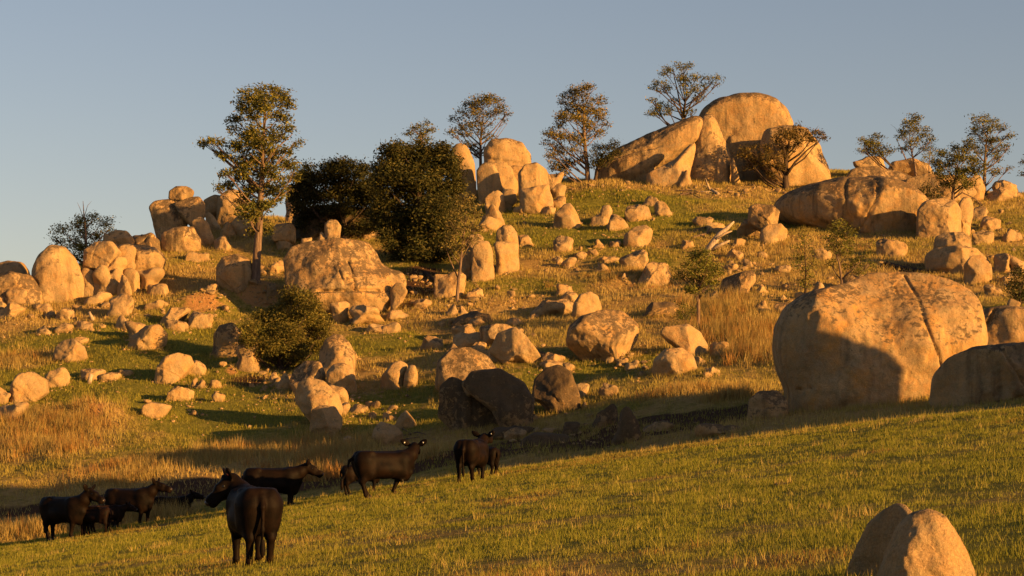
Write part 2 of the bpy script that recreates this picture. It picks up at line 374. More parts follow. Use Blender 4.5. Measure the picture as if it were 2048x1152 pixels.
def pal(t, r):
    """t: 0 green .. 1 dry straw"""
    g0 = np.array([0.15, 0.165, 0.016]); g1 = np.array([0.27, 0.235, 0.026]); s0 = np.array([0.35, 0.24, 0.065]); s1 = np.array([0.48, 0.35, 0.13])
    a = g0 + (g1 - g0) * r[:, None]; b = s0 + (s1 - s0) * r[:, None]
    return a + (b - a) * t[:, None]
def field_grass():
    N = int(1400000 * GRASS_K)
    y = np.sqrt(rng.uniform(23.0 ** 1.6, 90.0 ** 1.6, N) ** (2 / 1.6)); u = rng.uniform(-0.30, 0.30, N); X = u * y; Y = y
    yc = np.interp(u * F + 1024, CRESTX, CRESTY)
    zf = (field_plane(X, Y)) / Y
    keep = (Y < yc + 4.5) & (zf > -0.047)
    X, Y = X[keep], Y[keep]
    n1 = fbm2(X, Y, 0.9, 3, 71); n2 = fbm2(X, Y, 3.2, 2, 81); n0 = fbm2(X, Y, 0.16, 3, 91)
    dens = 0.50 + 1.5 * n1 + 0.9 * n2 + 0.4 * n0
    k = rng.uniform(0, 1, len(X)) < np.clip(dens, 0.06, 1); X, Y, n1, n2, n0 = X[k], Y[k], n1[k], n2[k], n0[k]
    dry, soil, litter_shade = ground_cover(X, Y); r = rng.uniform(0, 1, len(X))
    t = np.clip(0.25 * rng.uniform(0, 1, len(X)) + 0.65 * np.clip(dry - 0.3, 0, 1) + 0.35 * litter_shade - 0.05, 0, 1)
    H = (0.038 + 0.050 * rng.uniform(0, 1, len(X)) ** 2) * np.clip(1 + 0.7 * n1 + 0.5 * n2, 0.45, 1.8)
    tall = rng.uniform(0, 1, len(X)) < 0.022
    H = np.where(tall, H * 2.6 + 0.05, H); t = np.where(tall, np.clip(t + 0.45, 0, 1), t)
    Wd = np.where(tall, 0.007, 0.011) * (0.6 + Y / 62)
    c = pal(t, r) * np.array([0.87, 0.93, 0.86]); red = (litter_shade > 0.25) & (rng.uniform(0, 1, len(X)) < 0.3); c[red] = c[red] * np.array([1.05, 0.66, 0.7])
    # scattered taller tufts, and the fringe of seed heads along the crest
    nt = 1100; ty = rng.uniform(23, 84, nt); tu = rng.uniform(-.30, .30, nt); cr = rng.uniform(0, 1, nt) < 0.35
    ycr = np.interp(tu * F + 1024, CRESTX, CRESTY); ty = np.where(cr, ycr + rng.uniform(-3, 4, nt), ty); ok = ty < ycr + 4.5; ty, tu = ty[ok], tu[ok]
    m = 16; px_, py_ = np.repeat(tu * ty, m) + rng.normal(0, .09, len(ty) * m), np.repeat(ty, m) + rng.normal(0, .09, len(ty) * m)
    hh = np.repeat(rng.uniform(.10, .24, len(ty)), m) * rng.uniform(.5, 1.1, len(px_)); tt = np.clip(np.repeat(rng.uniform(.1, 1, len(ty)), m) + rng.normal(0, .15, len(px_)), 0, 1)
    X = np.concatenate([X, px_]); Y = np.concatenate([Y, py_]); H = np.concatenate([H, hh]); Wd = np.concatenate([Wd, np.full(len(px_), .011) * (.6 + py_ / 70)]); c = np.concatenate([c, pal(tt, rng.uniform(0, 1, len(px_)))])
    blades("pasture_grass", X, Y, H, Wd, rng.uniform(0.1, 0.75, len(X)), c, "short green and straw pasture grass on the near paddock")
def hill_grass():
    N = int(820000 * GRASS_K)
    y = np.sqrt(rng.uniform(84.0 ** 2, 206.0 ** 2, N)); u = rng.uniform(-0.29, 0.29, N); X = u * y; Y = y
    n1 = fbm2(X, Y, 0.5, 3, 101); n2 = fbm2(X, Y, 1.7, 2, 111)
    k = rng.uniform(0, 1, N) < np.clip(0.55 + 0.9 * n1 + 0.6 * n2, 0.08, 1); X, Y, n1, n2 = X[k], Y[k], n1[k], n2[k]
    dry, soil, litter_shade = ground_cover(X, Y); r = rng.uniform(0, 1, len(X))
    k = rng.uniform(0, 1, len(X)) > soil * 1.1 + litter_shade * 0.6; X, Y, n1, n2, dry, soil, litter_shade, r = [q[k] for q in (X, Y, n1, n2, dry, soil, litter_shade, r)]
    t = np.clip(0.25 * rng.uniform(0, 1, len(X)) + 1.0 * np.clip(dry - 0.15, 0, 1), 0, 1)
    H = (0.09 + 0.10 * rng.uniform(0, 1, len(X))) * np.clip(1 + 0.8 * n1 + 0.5 * n2, 0.4, 2) * (1 + 0.9 * t)
    Wd = 0.022 * (0.6 + Y / 140) * (1 + 0.3 * t)
    c = pal(t, r)
    blades("hillside_grass", X, Y, H, Wd, rng.uniform(0.1, 0.7, len(X)), c, "rough green and dry grass over the hillside")
def tussocks():
    XS = []; YS_ = []; HH = []; CC = []; LL = []; WW = []
    for (px, py, sx, sy, n, h, redness) in TUSS:
        g = gnd(px, py, 83); m = F / g.y
        for i in range(n):
            ax = rng.normal(0, 1); ay = rng.normal(0, 1)
            X0 = g.x + ax * sx / m; Y0 = g.y + ay * sy / m * 3.0
            hh = h * rng.uniform(0.55, 1.25); nb = int(26 + 14 * rng.uniform()); rr = rng.uniform(0.12, 0.34)
            XS.append(X0 + rng.normal(0, rr, nb)); YS_.append(Y0 + rng.normal(0, rr, nb)); HH.append(hh * rng.uniform(0.5, 1.1, nb))
            base = pal(np.clip(rng.normal(0.95, 0.15, nb), 0.3, 1), rng.uniform(0, 1, nb)) * rng.uniform(0.7, 1.1)
            if rng.uniform() < redness: base = base * np.array([0.92, 0.68, 0.6])
            CC.append(base); LL.append(rng.uniform(0.05, 0.55, nb)); WW.append(np.full(nb, 0.03))
    X, Y, H, C, L_, W_ = [np.concatenate(q) for q in (XS, YS_, HH, CC, LL, WW)]
    blades("dry_tussock_grass", X, Y, H, W_, L_, C, "tall straw coloured tussock grass along the gully")
TUSS = [(60, 845, 60, 22, 150, .75, .3), (150, 850, 45, 20, 90, .7, .4), (40, 725, 45, 12, 60, .6, .2), (40, 900, 40, 14, 50, .7, .3), (130, 905, 25, 12, 40, .8, .4),
        (300, 935, 60, 10, 90, .55, .2), (430, 918, 70, 12, 120, .6, .25), (560, 900, 70, 14, 140, .65, .25), (660, 912, 50, 16, 110, .7, .3), (640, 955, 40, 10, 60, .8, .4),
        (850, 915, 22, 12, 40, .5, .2), (230, 965, 50, 8, 60, .6, .2), (70, 1068, 60, 6, 120, .62, .15), (200, 1050, 70, 6, 110, .62, .15), (300, 1040, 30, 5, 60, .75, .15),
        (1450, 620, 35, 25, 120, .9, .3), (1490, 665, 40, 28, 190, .95, .35), (1520, 710, 35, 22, 120, .9, .35), (1400, 660, 25, 18, 40, .7, .3), (1380, 785, 45, 9, 70, .6, .2), (1460, 800, 25, 8, 50, .7, .3),
        (1240, 545, 60, 8, 70, .4, .2), (1320, 560, 40, 8, 50, .4, .3), (300, 500, 60, 15, 60, .4, .1), (440, 470, 40, 15, 40, .4, .1), (1560, 520, 60, 25, 80, .4, .2), (895, 770, 12, 14, 20, .7, .2), (740, 730, 10, 4, 3, .3, .2)]
GRASS_K = 1.0
field_grass(); hill_grass(); tussocks()
# ------------------------------------------------------------------ rocks
def icosphere(n):
    import bmesh
    bm = bmesh.new(); bmesh.ops.create_icosphere(bm, subdivisions=n, radius=1.0)
    V = np.array([v.co[:] for v in bm.verts]); T = np.array([[v.index for v in f.verts] for f in bm.faces]); bm.free()
    return V / np.linalg.norm(V, axis=1)[:, None], T
ICO = {n: icosphere(n) for n in (3, 4, 5, 6, 7)}
def radial(poly, sm):
    """smoothed distance from the middle of an outline to its edge, for 360 headings"""
    P = np.array(poly, float); c = (P.min(0) + P.max(0)) / 2
    A = P - c; B = np.roll(A, -1, 0); th = np.radians(np.arange(360)); r = np.zeros(360)
    for k in range(360):
        d = np.array([math.cos(th[k]), math.sin(th[k])])
        e = B - A; den = d[0] * e[:, 1] - d[1] * e[:, 0]
        with np.errstate(divide='ignore', invalid='ignore'):
            t = (A[:, 0] * e[:, 1] - A[:, 1] * e[:, 0]) / den; s = (A[:, 0] * d[1] - A[:, 1] * d[0]) / den
        ok = (np.abs(den) > 1e-9) & (s >= -1e-6) & (s <= 1 + 1e-6) & (t > 0)
        r[k] = t[ok].max() if ok.any() else 0
    w = np.exp(-0.5 * (np.arange(-30, 31) / max(sm, 0.1)) ** 2); w /= w.sum()
    rr = np.concatenate([r[-30:], r, r[:30]]); r = np.convolve(rr, w, 'valid')
    return c, r
def outline(style, r):
    """an outline in the square -1..1 for an ordinary stone"""
    if style == 't':
        k = r.uniform(-0.25, 0.3); pts = [(-1, -1), (-.93, -.6), (-.6, .1), (k - .2, .88), (k + .12, 1), (.62, .15), (.96, -.55), (1, -1)]
    else:
        e = {'r': 2.4, 'b': 4.2, 's': 2.8, 'e': 2.2}[style]; pts = []
        for i in range(40):
            a = 2 * math.pi * i / 40; c, s = math.cos(a), math.sin(a)
            q = (abs(c) ** e + abs(s) ** e) ** (-1 / e); pts.append([c * q, s * q])
        P = np.array(pts)
        for i in range(r.randint(4, 7)):
            a = r.uniform(-0.5, math.pi + 0.5); nv = np.array([math.cos(a), math.sin(a)]); o = r.uniform(0.62, 0.95)
            t = P @ nv - o; P = P - np.outer(np.clip(t, 0, None), nv)
        if style == 'e': P[:, 0] += 0.28 * P[:, 1] * r.choice([-1, 1])
        if style in 'res':
            lo = P[:, 1] < -0.05; wz = (1 - np.clip(np.abs(P[:, 1]), 0, .995) ** e) ** (1 / e); P[lo, 0] = np.sign(P[lo, 0]) * np.clip(np.abs(P[lo, 0]) / np.maximum(wz[lo], .35), 0, 1.04)
        P = P - (P.max(0) + P.min(0)) / 2; P /= P.max(0); pts = P
    return np.array(pts)
N_ROCK = [0]
def rock_mesh(name, poly, ppm, D, n, seed, sub, rough, facets, cracks=None, bury=0.3, sm=4, keep=False, fdepth=0.93, shear=0.0, joints=True):
    """a solid stone whose outline, seen across, is poly (photo pixels, ppm per metre); D = half its depth in metres"""
    r = random.Random(seed); P = np.array(poly, float); P[:, 1] = -P[:, 1]
    y0, y1 = P[:, 1].min(), P[:, 1].max(); h = y1 - y0
    low = np.clip(1 - (P[:, 1] - y0) / (0.16 * h), 0, 1); P[:, 1] -= low * bury * h
    c, rad = radial(P, sm); dirs, T = ICO[sub]
    rho = np.hypot(dirs[:, 0], dirs[:, 2]); k = (rho ** n + np.abs(dirs[:, 1]) ** n) ** (-1.0 / n)
    U = dirs * k[:, None]
    for i in range(facets):
        while True:
            v = np.array([r.gauss(0, 1), r.gauss(-0.25, 0.9), r.gauss(0.25, 0.8)]); v /= np.linalg.norm(v)
            if not keep or abs(v[1]) > 0.55: break
        o = r.uniform(0.62, 0.92); t = U @ v - o
        U = U - np.outer(np.where(t > 0, t - 0.02 * (1 - np.exp(-t / 0.02)), 0) * fdepth, v)
    th = np.degrees(np.arctan2(U[:, 2], U[:, 0])) % 360; i0 = th.astype(int) % 360; f = th - np.floor(th)
    RR = (rad[i0] * (1 - f) + rad[(i0 + 1) % 360] * f) / ppm
    rr = np.hypot(U[:, 0], U[:, 2]); RM = rad.mean() / ppm
    V = np.stack([np.cos(np.radians(th)) * rr * RR, U[:, 1] * D, np.sin(np.radians(th)) * rr * RR], 1)
    size = min(RM, D * 1.5); q = V / size + seed * 1.37
    nd = V / (np.linalg.norm(V, axis=1)[:, None] + 1e-6)
    disp = 0.13 * fbm(q * 1.1, 3, seed) + 0.075 * rough * fbm(q * 3.1, 3, seed + 9)
    if sub >= 5: disp = disp + 0.024 * rough * fbm(q * 11, 2, seed + 17)
    if sub >= 4 and joints:                                                     # joints: natural partings through the stone
        for i in range(r.choice([0, 1, 1, 2]) if sub == 4 else r.choice([0, 1, 1, 2])):
            v = np.array([r.gauss(0, 1), r.gauss(0, .35), r.gauss(0, 1)]); v /= np.linalg.norm(v)
            dd = (V / size) @ v - r.uniform(-.45, .45) + 0.05 * vnoise(q * 2.2, seed + 40 + i); side = np.tanh(dd / .05)
            cw = 0.05 if sub == 4 else 0.028
            disp = disp - (0.085 if sub == 4 else 0.06) * np.exp(-(dd / cw) ** 2) + 0.018 * side * np.exp(-(dd / .5) ** 2)
    edge = 1 - 0.6 * sstep(0.75, 1.0, rr / (np.hypot(rr, U[:, 1]) + 1e-6)) if keep else 1
    V = V + nd * (disp * size * edge)[:, None]
    if cracks:
        for pts, wd, dp in cracks:
            C = [((x - 0) / ppm, -y / ppm) for x, y in pts]
            best = np.full(len(V), 1e9); cx, cy = c / ppm
            for (ax, az), (bx, bz) in zip(C[:-1], C[1:]):
                ax, bx = ax - cx, bx - cx; az, bz = az - cy, bz - cy
                ex, ez = bx - ax, bz - az; L = ex * ex + ez * ez
                t = np.clip(((V[:, 0] - ax) * ex + (V[:, 2] - az) * ez) / L, 0, 1)
                best = np.minimum(best, np.hypot(V[:, 0] - ax - t * ex, V[:, 2] - az - t * ez))
            g = np.exp(-(best / wd) ** 2) * (V[:, 1] < 0.2 * D); V[:, 1] += g * dp
    V[:, 1] -= shear * V[:, 0]
    me = mesh_np(name, V, T, ROCK, True)
    return me, c
ROCKS = {}
def rock(key, label, shape, name="boulder", cat="boulder", group=None, d=None, at_px=None, dr=0.85, n=2.7, dk=0.2, og=0.45, br=0.5, sub=None, rough=1.0, facets=None, cracks=None, bury=0.35, sm=None, back=0.5, force=False, shear=None, grow=1.06, joints=True):
    N_ROCK[0] += 1; seed = zlib.crc32(key.encode()) % 5000; r = random.Random(seed)
    poly = isinstance(shape, list)
    if poly: P = np.array(shape, float)
    else:
        st, x0, y0, x1, y1 = shape; P = outline(st, r)
        P = np.stack([(x0 + x1) / 2 + P[:, 0] * (x1 - x0) / 2, (y0 + y1) / 2 - P[:, 1] * (y1 - y0) / 2], 1)
    mid = np.array([(P[:, 0].min() + P[:, 0].max()) / 2, P[:, 1].max()]); P = mid + (P - mid) * np.array([grow * (1.0 if poly else 1.09), 1 + (grow - 1) * 0.6])
    x0, y0 = P.min(0); x1, y1 = P.max(0); w = x1 - x0; h = y1 - y0; cx = (x0 + x1) / 2
    if d is None:
        ax, ay = at_px if at_px else (cx, y1)
        d0 = hit(ax, ay, 82 if ay < 905 else 18); D = dr * w / 2 / (F / d0); D = min(D, 1.3 * h / (F / d0) + 0.2 * D); dc = d0 + D * back
    else:
        dc = d; D = dr * w / 2 / (F / d)
        if not force: dc = min(d, hit(cx, y1, 82 if y1 < 905 else 18) + 0.6 * D)
    ppm = F / dc
    if sub is None: sub = 6 if w > 170 else 5 if w > 62 else 4 if w > 26 else 3
    if facets is None: facets = 5 if poly else 10
    me, c = rock_mesh(name, P, ppm, D, n, seed, sub, rough, facets, cracks, bury, sm if sm is not None else (3 if poly else 5), poly, 0.93, r.uniform(-0.3, 0.3) if shear is None else shear, joints)
    X = (c[0] - 1024) / ppm; Z = (HOR + c[1]) / ppm
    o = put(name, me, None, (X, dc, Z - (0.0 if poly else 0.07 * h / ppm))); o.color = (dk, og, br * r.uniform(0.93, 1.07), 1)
    tag(o, label, cat, group); ROCKS[key] = (o, dc, D)
    return o
def ondist(key, f=0.0): return ROCKS[key][1] + f * ROCKS[key][2]
# ---- summit dome and the rocks leaning on it
rock('dome', "great bald granite dome crowning the hilltop", [(1392, 330), (1398, 245), (1412, 222), (1440, 203), (1475, 194), (1512, 193), (1548, 203), (1570, 224), (1581, 252), (1584, 300), (1578, 362), (1455, 366)], d=191, force=True, dr=0.8, dk=.42, n=2.5, facets=2, rough=.8, shear=0, joints=False)
rock('domeslab', "long sloping whaleback slab descending from the hilltop dome", [(1188, 364), (1200, 326), (1240, 297), (1290, 274), (1340, 254), (1382, 238), (1399, 244), (1393, 285), (1352, 318), (1312, 346), (1292, 372)], d=187, force=True, dr=0.42, dk=.45, n=2.4, facets=2, og=.4, sm=2, shear=0.2)
rock('domewedge', "smooth wedge tucked under the lower edge of the whaleback slab", [(1290, 374), (1297, 348), (1350, 319), (1388, 280), (1390, 300), (1378, 345), (1372, 374)], d=193.6, dr=0.5, dk=.15, facets=2, og=.6)
rock('domeflake', "tall upright granite flake leaning on the front of the dome", [(1376, 376), (1382, 332), (1394, 262), (1404, 236), (1419, 231), (1433, 244), (1446, 282), (1460, 322), (1468, 374)], d=186.6, force=True, dr=0.75, dk=.42, facets=2, shear=0, joints=False)
rock('domecub', "big rounded boulder behind the windswept dark trunked tree, beside the dome", [(1522, 300), (1530, 268), (1568, 256), (1612, 259), (1640, 292), (1655, 335), (1663, 362), (1560, 368), (1528, 345)], d=186, force=True, dr=0.8, dk=.3, og=.5)
rock('domesliver', "thin standing sliver of rock in the dark cleft of the dome", [(1462, 362), (1463, 318), (1468, 316), (1482, 360)], "rock", "rock", d=185, force=True, dr=0.8)
rock('domecap', "small loose stone perched at the foot of the hilltop tree", ('r', 1360, 235, 1376, 247), "rock", "rock", d=186.5, force=True, br=.6)
rock('domefoot', "small pointed boulder in the shade under the whaleback slab", ('t', 1358, 338, 1386, 374), "rock", "rock", d=189.6)
rock('domepeg', "low stone block at the foot of the dark trunked tree", ('b', 1548, 376, 1562, 388), "rock", "rock")
rock('slabnub', "little knob of rock on the crest of the whaleback slab", ('r', 1320, 256, 1338, 268), "rock", "rock", d=187.5, force=True)
# ---- the dark slab and the boulders on the hilltop to its side
rock('blackslab', "huge humped slab blackened by lichen on the upper hillside", [(1548, 425), (1572, 388), (1618, 371), (1680, 362), (1740, 361), (1790, 374), (1828, 402), (1842, 425), (1830, 460), (1800, 492), (1765, 496), (1700, 478), (1640, 460), (1590, 442)], d=163.5, dr=0.62, dk=.5, force=True, og=.9, n=2.3, facets=2, sm=5, shear=0.4)
rock('slabtop', "pale lichen speckled hump rising behind the blackened slab", [(1688, 368), (1704, 342), (1745, 335), (1800, 343), (1832, 362), (1846, 392), (1790, 392), (1730, 380)], d=192, dr=0.55, dk=.45)
rock('slabknob', "squarish block on the skyline above the pale hump", ('b', 1706, 311, 1768, 354), d=196, dr=.7)
rock('grovedome', "rounded rock standing between the thin trunks of the hilltop grove", [(1770, 352), (1785, 325), (1820, 318), (1852, 330), (1872, 356)], d=197, dr=.7)
rock('cannon', "horizontal rounded boulder lying under the spreading bushy tree", [(1808, 385), (1815, 358), (1850, 350), (1900, 352), (1945, 360), (1950, 392), (1900, 402), (1830, 402)], d=180.5, dr=.55, dk=.35)
rock('cannonpale', "pale upright boulder by the trunk of the tall edge tree", [(1935, 402), (1938, 370), (1948, 350), (1962, 352), (1970, 378), (1966, 402)], d=184, dr=.8, dk=.1)
rock('egg', "pale barrel shaped boulder beside the blackened slab", [(1836, 476), (1836, 425), (1848, 406), (1880, 399), (1908, 404), (1919, 425), (1920, 474)], d=171, dr=.85, dk=.15, sub=6, joints=False)
rock('eggmate', "narrow boulder split off the barrel shaped boulder by a crack", [(1921, 474), (1916, 412), (1926, 396), (1942, 398), (1946, 420), (1937, 474)], d=172, dr=1.3, dk=.15)
rock('eggtail', "rock lying above the barrel shaped boulder under fallen branches", ('e', 1940, 412, 1978, 440), "rock", "rock")
rock('eggtail2', "round rock with a shaded face beyond the barrel shaped boulder", ('r', 1962, 427, 2002, 462), "rock", "rock")
rock('loaf', "flat topped stone resting on the broad loaf shaped boulder", [(1870, 500), (1874, 474), (1890, 466), (1925, 466), (1940, 476), (1938, 502)], "rock", "rock", d=146.5, dr=.8, dk=.3)
rock('loafbase', "broad loaf shaped boulder carrying a flat topped stone", [(1856, 540), (1856, 512), (1872, 497), (1915, 495), (1950, 500), (1975, 525), (1975, 548), (1900, 545)], d=159.5, dr=.75, dk=.15, og=.5)
rock('loaffront', "rounded boulder with a dark notch in front of the loaf boulder", [(1930, 567), (1930, 530), (1942, 514), (1962, 512), (1980, 530), (1984, 566)], d=155, dr=.9, dk=.1)
rock('slabegg', "egg shaped boulder at the lower end of the blackened slab", ('e', 1750, 467, 1810, 517), dk=.35)
rock('slabflat', "flat pale plate of rock on the slope beside the loaf boulder", ('s', 1938, 455, 1988, 488), "rock", "rock", dr=.6)
rock('farpair', "rounded boulder on the skyline at the picture edge", ('r', 1984, 356, 2034, 394), d=188)
rock('farpairwedge', "wedge of rock propped against the skyline boulder", ('e', 1972, 372, 2022, 403), "rock", "rock", d=184.5)
rock('faredge', "small dark boulder filling the gap at the skyline picture edge", ('r', 2016, 367, 2044, 396), "rock", "rock", d=184.4, dk=.7)
rock('edgeround', "round boulder on the slope just above the edge bush", ('r', 1985, 504, 2030, 546))
rock('edgeround2', "second boulder half hidden behind the round boulder above the edge bush", ('e', 2018, 508, 2060, 548), "rock", "rock")
rock('edgetip', "pointed sunlit stone beside the edge bush", ('e', 1964, 566, 2004, 590), "rock", "rock")
rock('edgestump', "pale lumpy stone below the edge bush", ('b', 2008, 590, 2040, 640), "rock", "rock", dk=.1)
# ---- the giant boulder at the edge of the paddock
rock('giant', "giant cracked granite boulder half in shade at the edge of the paddock",
     [(1590, 842), (1584, 785), (1566, 742), (1558, 700), (1561, 655), (1578, 618), (1618, 597), (1680, 580), (1738, 560), (1795, 554), (1850, 559), (1902, 572), (1936, 602), (1951, 650), (1959, 692), (1945, 735), (1925, 775), (1900, 830), (1750, 850)],
     d=98.5, force=True, dr=0.62, n=2.8, dk=.3, og=.9, sub=7, facets=1, bury=.12, sm=3, rough=.8,
     cracks=[([(1810, 552), (1826, 600), (1831, 650), (1842, 690), (1857, 725), (1872, 775)], 0.06, 0.17), ([(1785, 575), (1788, 592)], 0.03, .12), ([(1585, 782), (1618, 779)], .03, .25)], shear=0.0, joints=False)
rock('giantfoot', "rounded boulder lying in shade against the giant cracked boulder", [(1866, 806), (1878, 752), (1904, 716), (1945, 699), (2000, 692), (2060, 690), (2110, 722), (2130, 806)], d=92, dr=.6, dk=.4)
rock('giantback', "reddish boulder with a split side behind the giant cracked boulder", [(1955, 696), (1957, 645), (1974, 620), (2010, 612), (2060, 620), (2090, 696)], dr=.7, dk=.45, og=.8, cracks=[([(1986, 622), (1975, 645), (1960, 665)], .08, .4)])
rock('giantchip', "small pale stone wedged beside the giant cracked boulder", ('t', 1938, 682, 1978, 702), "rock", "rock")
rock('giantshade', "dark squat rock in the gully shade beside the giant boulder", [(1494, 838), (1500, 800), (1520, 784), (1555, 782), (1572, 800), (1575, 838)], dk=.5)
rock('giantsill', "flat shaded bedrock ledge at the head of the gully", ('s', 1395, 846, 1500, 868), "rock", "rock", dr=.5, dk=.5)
# ---- boulders in the middle of the slope
rock('big', "large round boulder with a brown weathered face in mid slope", [(1136, 690), (1141, 656), (1164, 636), (1210, 621), (1244, 624), (1274, 652), (1271, 682), (1257, 706), (1242, 724), (1180, 716), (1150, 704)], dr=.8, dk=.5, og=.55, sub=6, joints=False)
rock('bigslab', "tilted pale slab under the small slender gum tree", [(1321, 672), (1328, 656), (1375, 650), (1400, 665), (1415, 690), (1412, 712), (1370, 700), (1335, 686)], dr=.7, dk=.05, bury=.8)
rock('apricot', "smooth apricot coloured boulder near the edge of the gully", [(1306, 742), (1310, 720), (1332, 700), (1362, 697), (1384, 712), (1391, 738), (1360, 748), (1320, 750)], dr=.85, dk=.02, og=.6, facets=3, joints=False)
rock('slabchip', "narrow tilted rock where the dry tussocks begin", ('e', 1418, 679, 1460, 714), "rock", "rock")
rock('apr1', "low pale stone uphill of the apricot boulder's edge", ('s', 1386, 712, 1412, 728), "rock", "rock")
rock('apr2', "flat stone lying past the apricot boulder", ('s', 1404, 730, 1438, 748), "rock", "rock")
rock('apr3', "rounded cobble at the shade line past the apricot boulder", ('r', 1404, 743, 1426, 757), "rock", "rock")
rock('sh0', "lichen topped boulder catching the sun above the shaded pair", [(872, 775), (878, 722), (903, 701), (938, 697), (972, 714), (992, 742), (985, 778), (920, 790)], dr=.75, dk=.55)
rock('sh1', "shaded boulder with a steep black stained face in the gully", [(878, 835), (884, 776), (905, 756), (948, 772), (985, 812), (1012, 858), (950, 856), (905, 848)], dr=.7, dk=.95, br=.36)  # dark sh rocks: gully shade painted into the colour, on top of black lichen
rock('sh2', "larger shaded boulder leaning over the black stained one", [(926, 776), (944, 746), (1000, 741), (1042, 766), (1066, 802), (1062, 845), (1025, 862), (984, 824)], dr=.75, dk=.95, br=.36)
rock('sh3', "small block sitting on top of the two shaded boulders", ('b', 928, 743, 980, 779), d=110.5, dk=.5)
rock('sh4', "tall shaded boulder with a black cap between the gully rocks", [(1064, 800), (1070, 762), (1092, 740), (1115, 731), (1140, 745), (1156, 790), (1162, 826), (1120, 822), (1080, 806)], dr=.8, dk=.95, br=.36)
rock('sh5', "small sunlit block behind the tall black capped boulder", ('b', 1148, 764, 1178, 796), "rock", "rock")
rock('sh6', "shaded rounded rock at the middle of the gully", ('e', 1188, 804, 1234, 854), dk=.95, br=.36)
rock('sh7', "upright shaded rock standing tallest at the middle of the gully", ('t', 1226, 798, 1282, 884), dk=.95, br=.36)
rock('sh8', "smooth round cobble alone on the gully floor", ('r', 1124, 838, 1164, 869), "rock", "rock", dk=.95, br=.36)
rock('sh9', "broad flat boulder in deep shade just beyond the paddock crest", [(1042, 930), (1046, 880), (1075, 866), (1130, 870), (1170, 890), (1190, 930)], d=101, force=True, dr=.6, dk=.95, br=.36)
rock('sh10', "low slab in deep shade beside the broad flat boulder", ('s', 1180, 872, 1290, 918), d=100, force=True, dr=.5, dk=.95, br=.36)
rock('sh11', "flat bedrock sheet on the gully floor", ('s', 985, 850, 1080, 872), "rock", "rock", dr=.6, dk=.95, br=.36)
rock('chipA', "knobbly stone beside the shade line in the gully grass", ('b', 1198, 762, 1236, 794), "rock", "rock")
rock('chipB', "thin slab tumbled from the large round boulder", ('s', 1228, 714, 1262, 730), "rock", "rock")
rock('chipC', "small pair stone below the large round boulder", ('s', 1250, 724, 1276, 740), "rock", "rock")
rock('chipD', "pale cobble farthest down below the large round boulder", ('r', 1276, 740, 1292, 752), "rock", "rock")
# the spill of slabs uphill of the shaded boulders
rock('sp1', "thick cap slab resting on the long sloping rock of the spill", ('b', 958, 646, 1030, 682), d=131.5, dk=.4, dr=.8)
rock('sp2', "long sloping rock of the spill, running down to the grass", [(980, 704), (995, 668), (1030, 656), (1055, 678), (1080, 715), (1082, 728), (1020, 724)], dr=.8, dk=.1)
rock('sp3', "pale rounded rock in front of the long sloping rock", ('r', 964, 688, 1022, 728), dk=.05)
rock('sp4', "flat shelf of pale rock uphill in the spill", ('s', 896, 644, 962, 672), "rock", "rock")
rock('sp5', "sloping pale rock under the flat shelf of the spill", ('e', 908, 658, 968, 694), dk=.05)
rock('sp6', "small block with a brown flat top at the side of the spill", ('b', 841, 670, 892, 699), "rock", "rock", dk=.3)
rock('sp7', "dark topped sheet of bedrock above the spill", ('s', 900, 622, 1004, 652), "rock", "rock", dk=.9)
rock('sp8', "round rock between the small brown topped block and the pale rock", ('r', 938, 682, 975, 706), "rock", "rock")
rock('sp9', "wedge stone at the lowest edge of the spill", ('t', 892, 686, 926, 706), "rock", "rock")
rock('sp10', "rounded rock at the foot of the spill beside the grass tongue", ('r', 1086, 702, 1126, 726), "rock", "rock")
rock('sp11', "split stone above the rock at the foot of the spill", ('b', 1074, 702, 1098, 720), "rock", "rock")
rock('sp12', "low stone just above the tall black capped boulder", ('b', 1074, 716, 1124, 738), "rock", "rock")
rock('sp13', "lone rounded stone past the foot of the spill", ('r', 1124, 722, 1150, 744), "rock", "rock")
# ---- isolated boulders on the upper grass
rock('j1', "pointed triangular boulder on the upper grass below the column cluster", [(1104, 455), (1110, 430), (1128, 410), (1140, 407), (1152, 424), (1160, 446), (1156, 456)], dk=.1, dr=.9)
rock('j2', "leaning boulder with a tall shoulder on the upper grass", [(1178, 452), (1184, 436), (1200, 428), (1204, 413), (1218, 411), (1224, 424), (1214, 450)], dk=.1)
rock('j3', "three cornered boulder crouching beside the leaning one", ('t', 1210, 426, 1256, 459), dk=.2)
rock('j4', "squared boulder with a dark side at the top of the grass", ('b', 1250, 404, 1299, 440), dk=.2)
rock('j5', "small peaked boulder at the end of the upper row", ('e', 1309, 400, 1342, 432), dk=.15)
rock('j6', "flattened stone lying highest on the upper grass", ('r', 1284, 390, 1318, 411), "rock", "rock")
rock('j7', "smooth egg boulder in the middle of the upper grass", [(1246, 490), (1250, 470), (1268, 455), (1290, 451), (1304, 462), (1302, 480), (1284, 493)], dk=.1, facets=3)
rock('j8', "stubby upright boulder alone on the grass", ('r', 1104, 467, 1144, 504), dk=.1)
rock('j9', "little pointed stone alone between two upper boulders", ('t', 1184, 477, 1209, 497), "rock", "rock")
rock('j10', "low stone touching the shadow of the smooth egg boulder", ('s', 1214, 480, 1242, 494), "rock", "rock")
rock('j11', "rough fractured boulder uphill of the square brown topped one", ('e', 1242, 494, 1302, 537), dk=.25)
rock('j12', "square boulder with a brown top above the ochre bank", ('b', 1282, 522, 1336, 571), dk=.35)
rock('j13', "half buried stone to the side of the fractured boulder", ('s', 1150, 502, 1178, 518), "rock", "rock")
rock('j14', "flat stone just downhill of the half buried one", ('s', 1172, 498, 1196, 512), "rock", "rock")
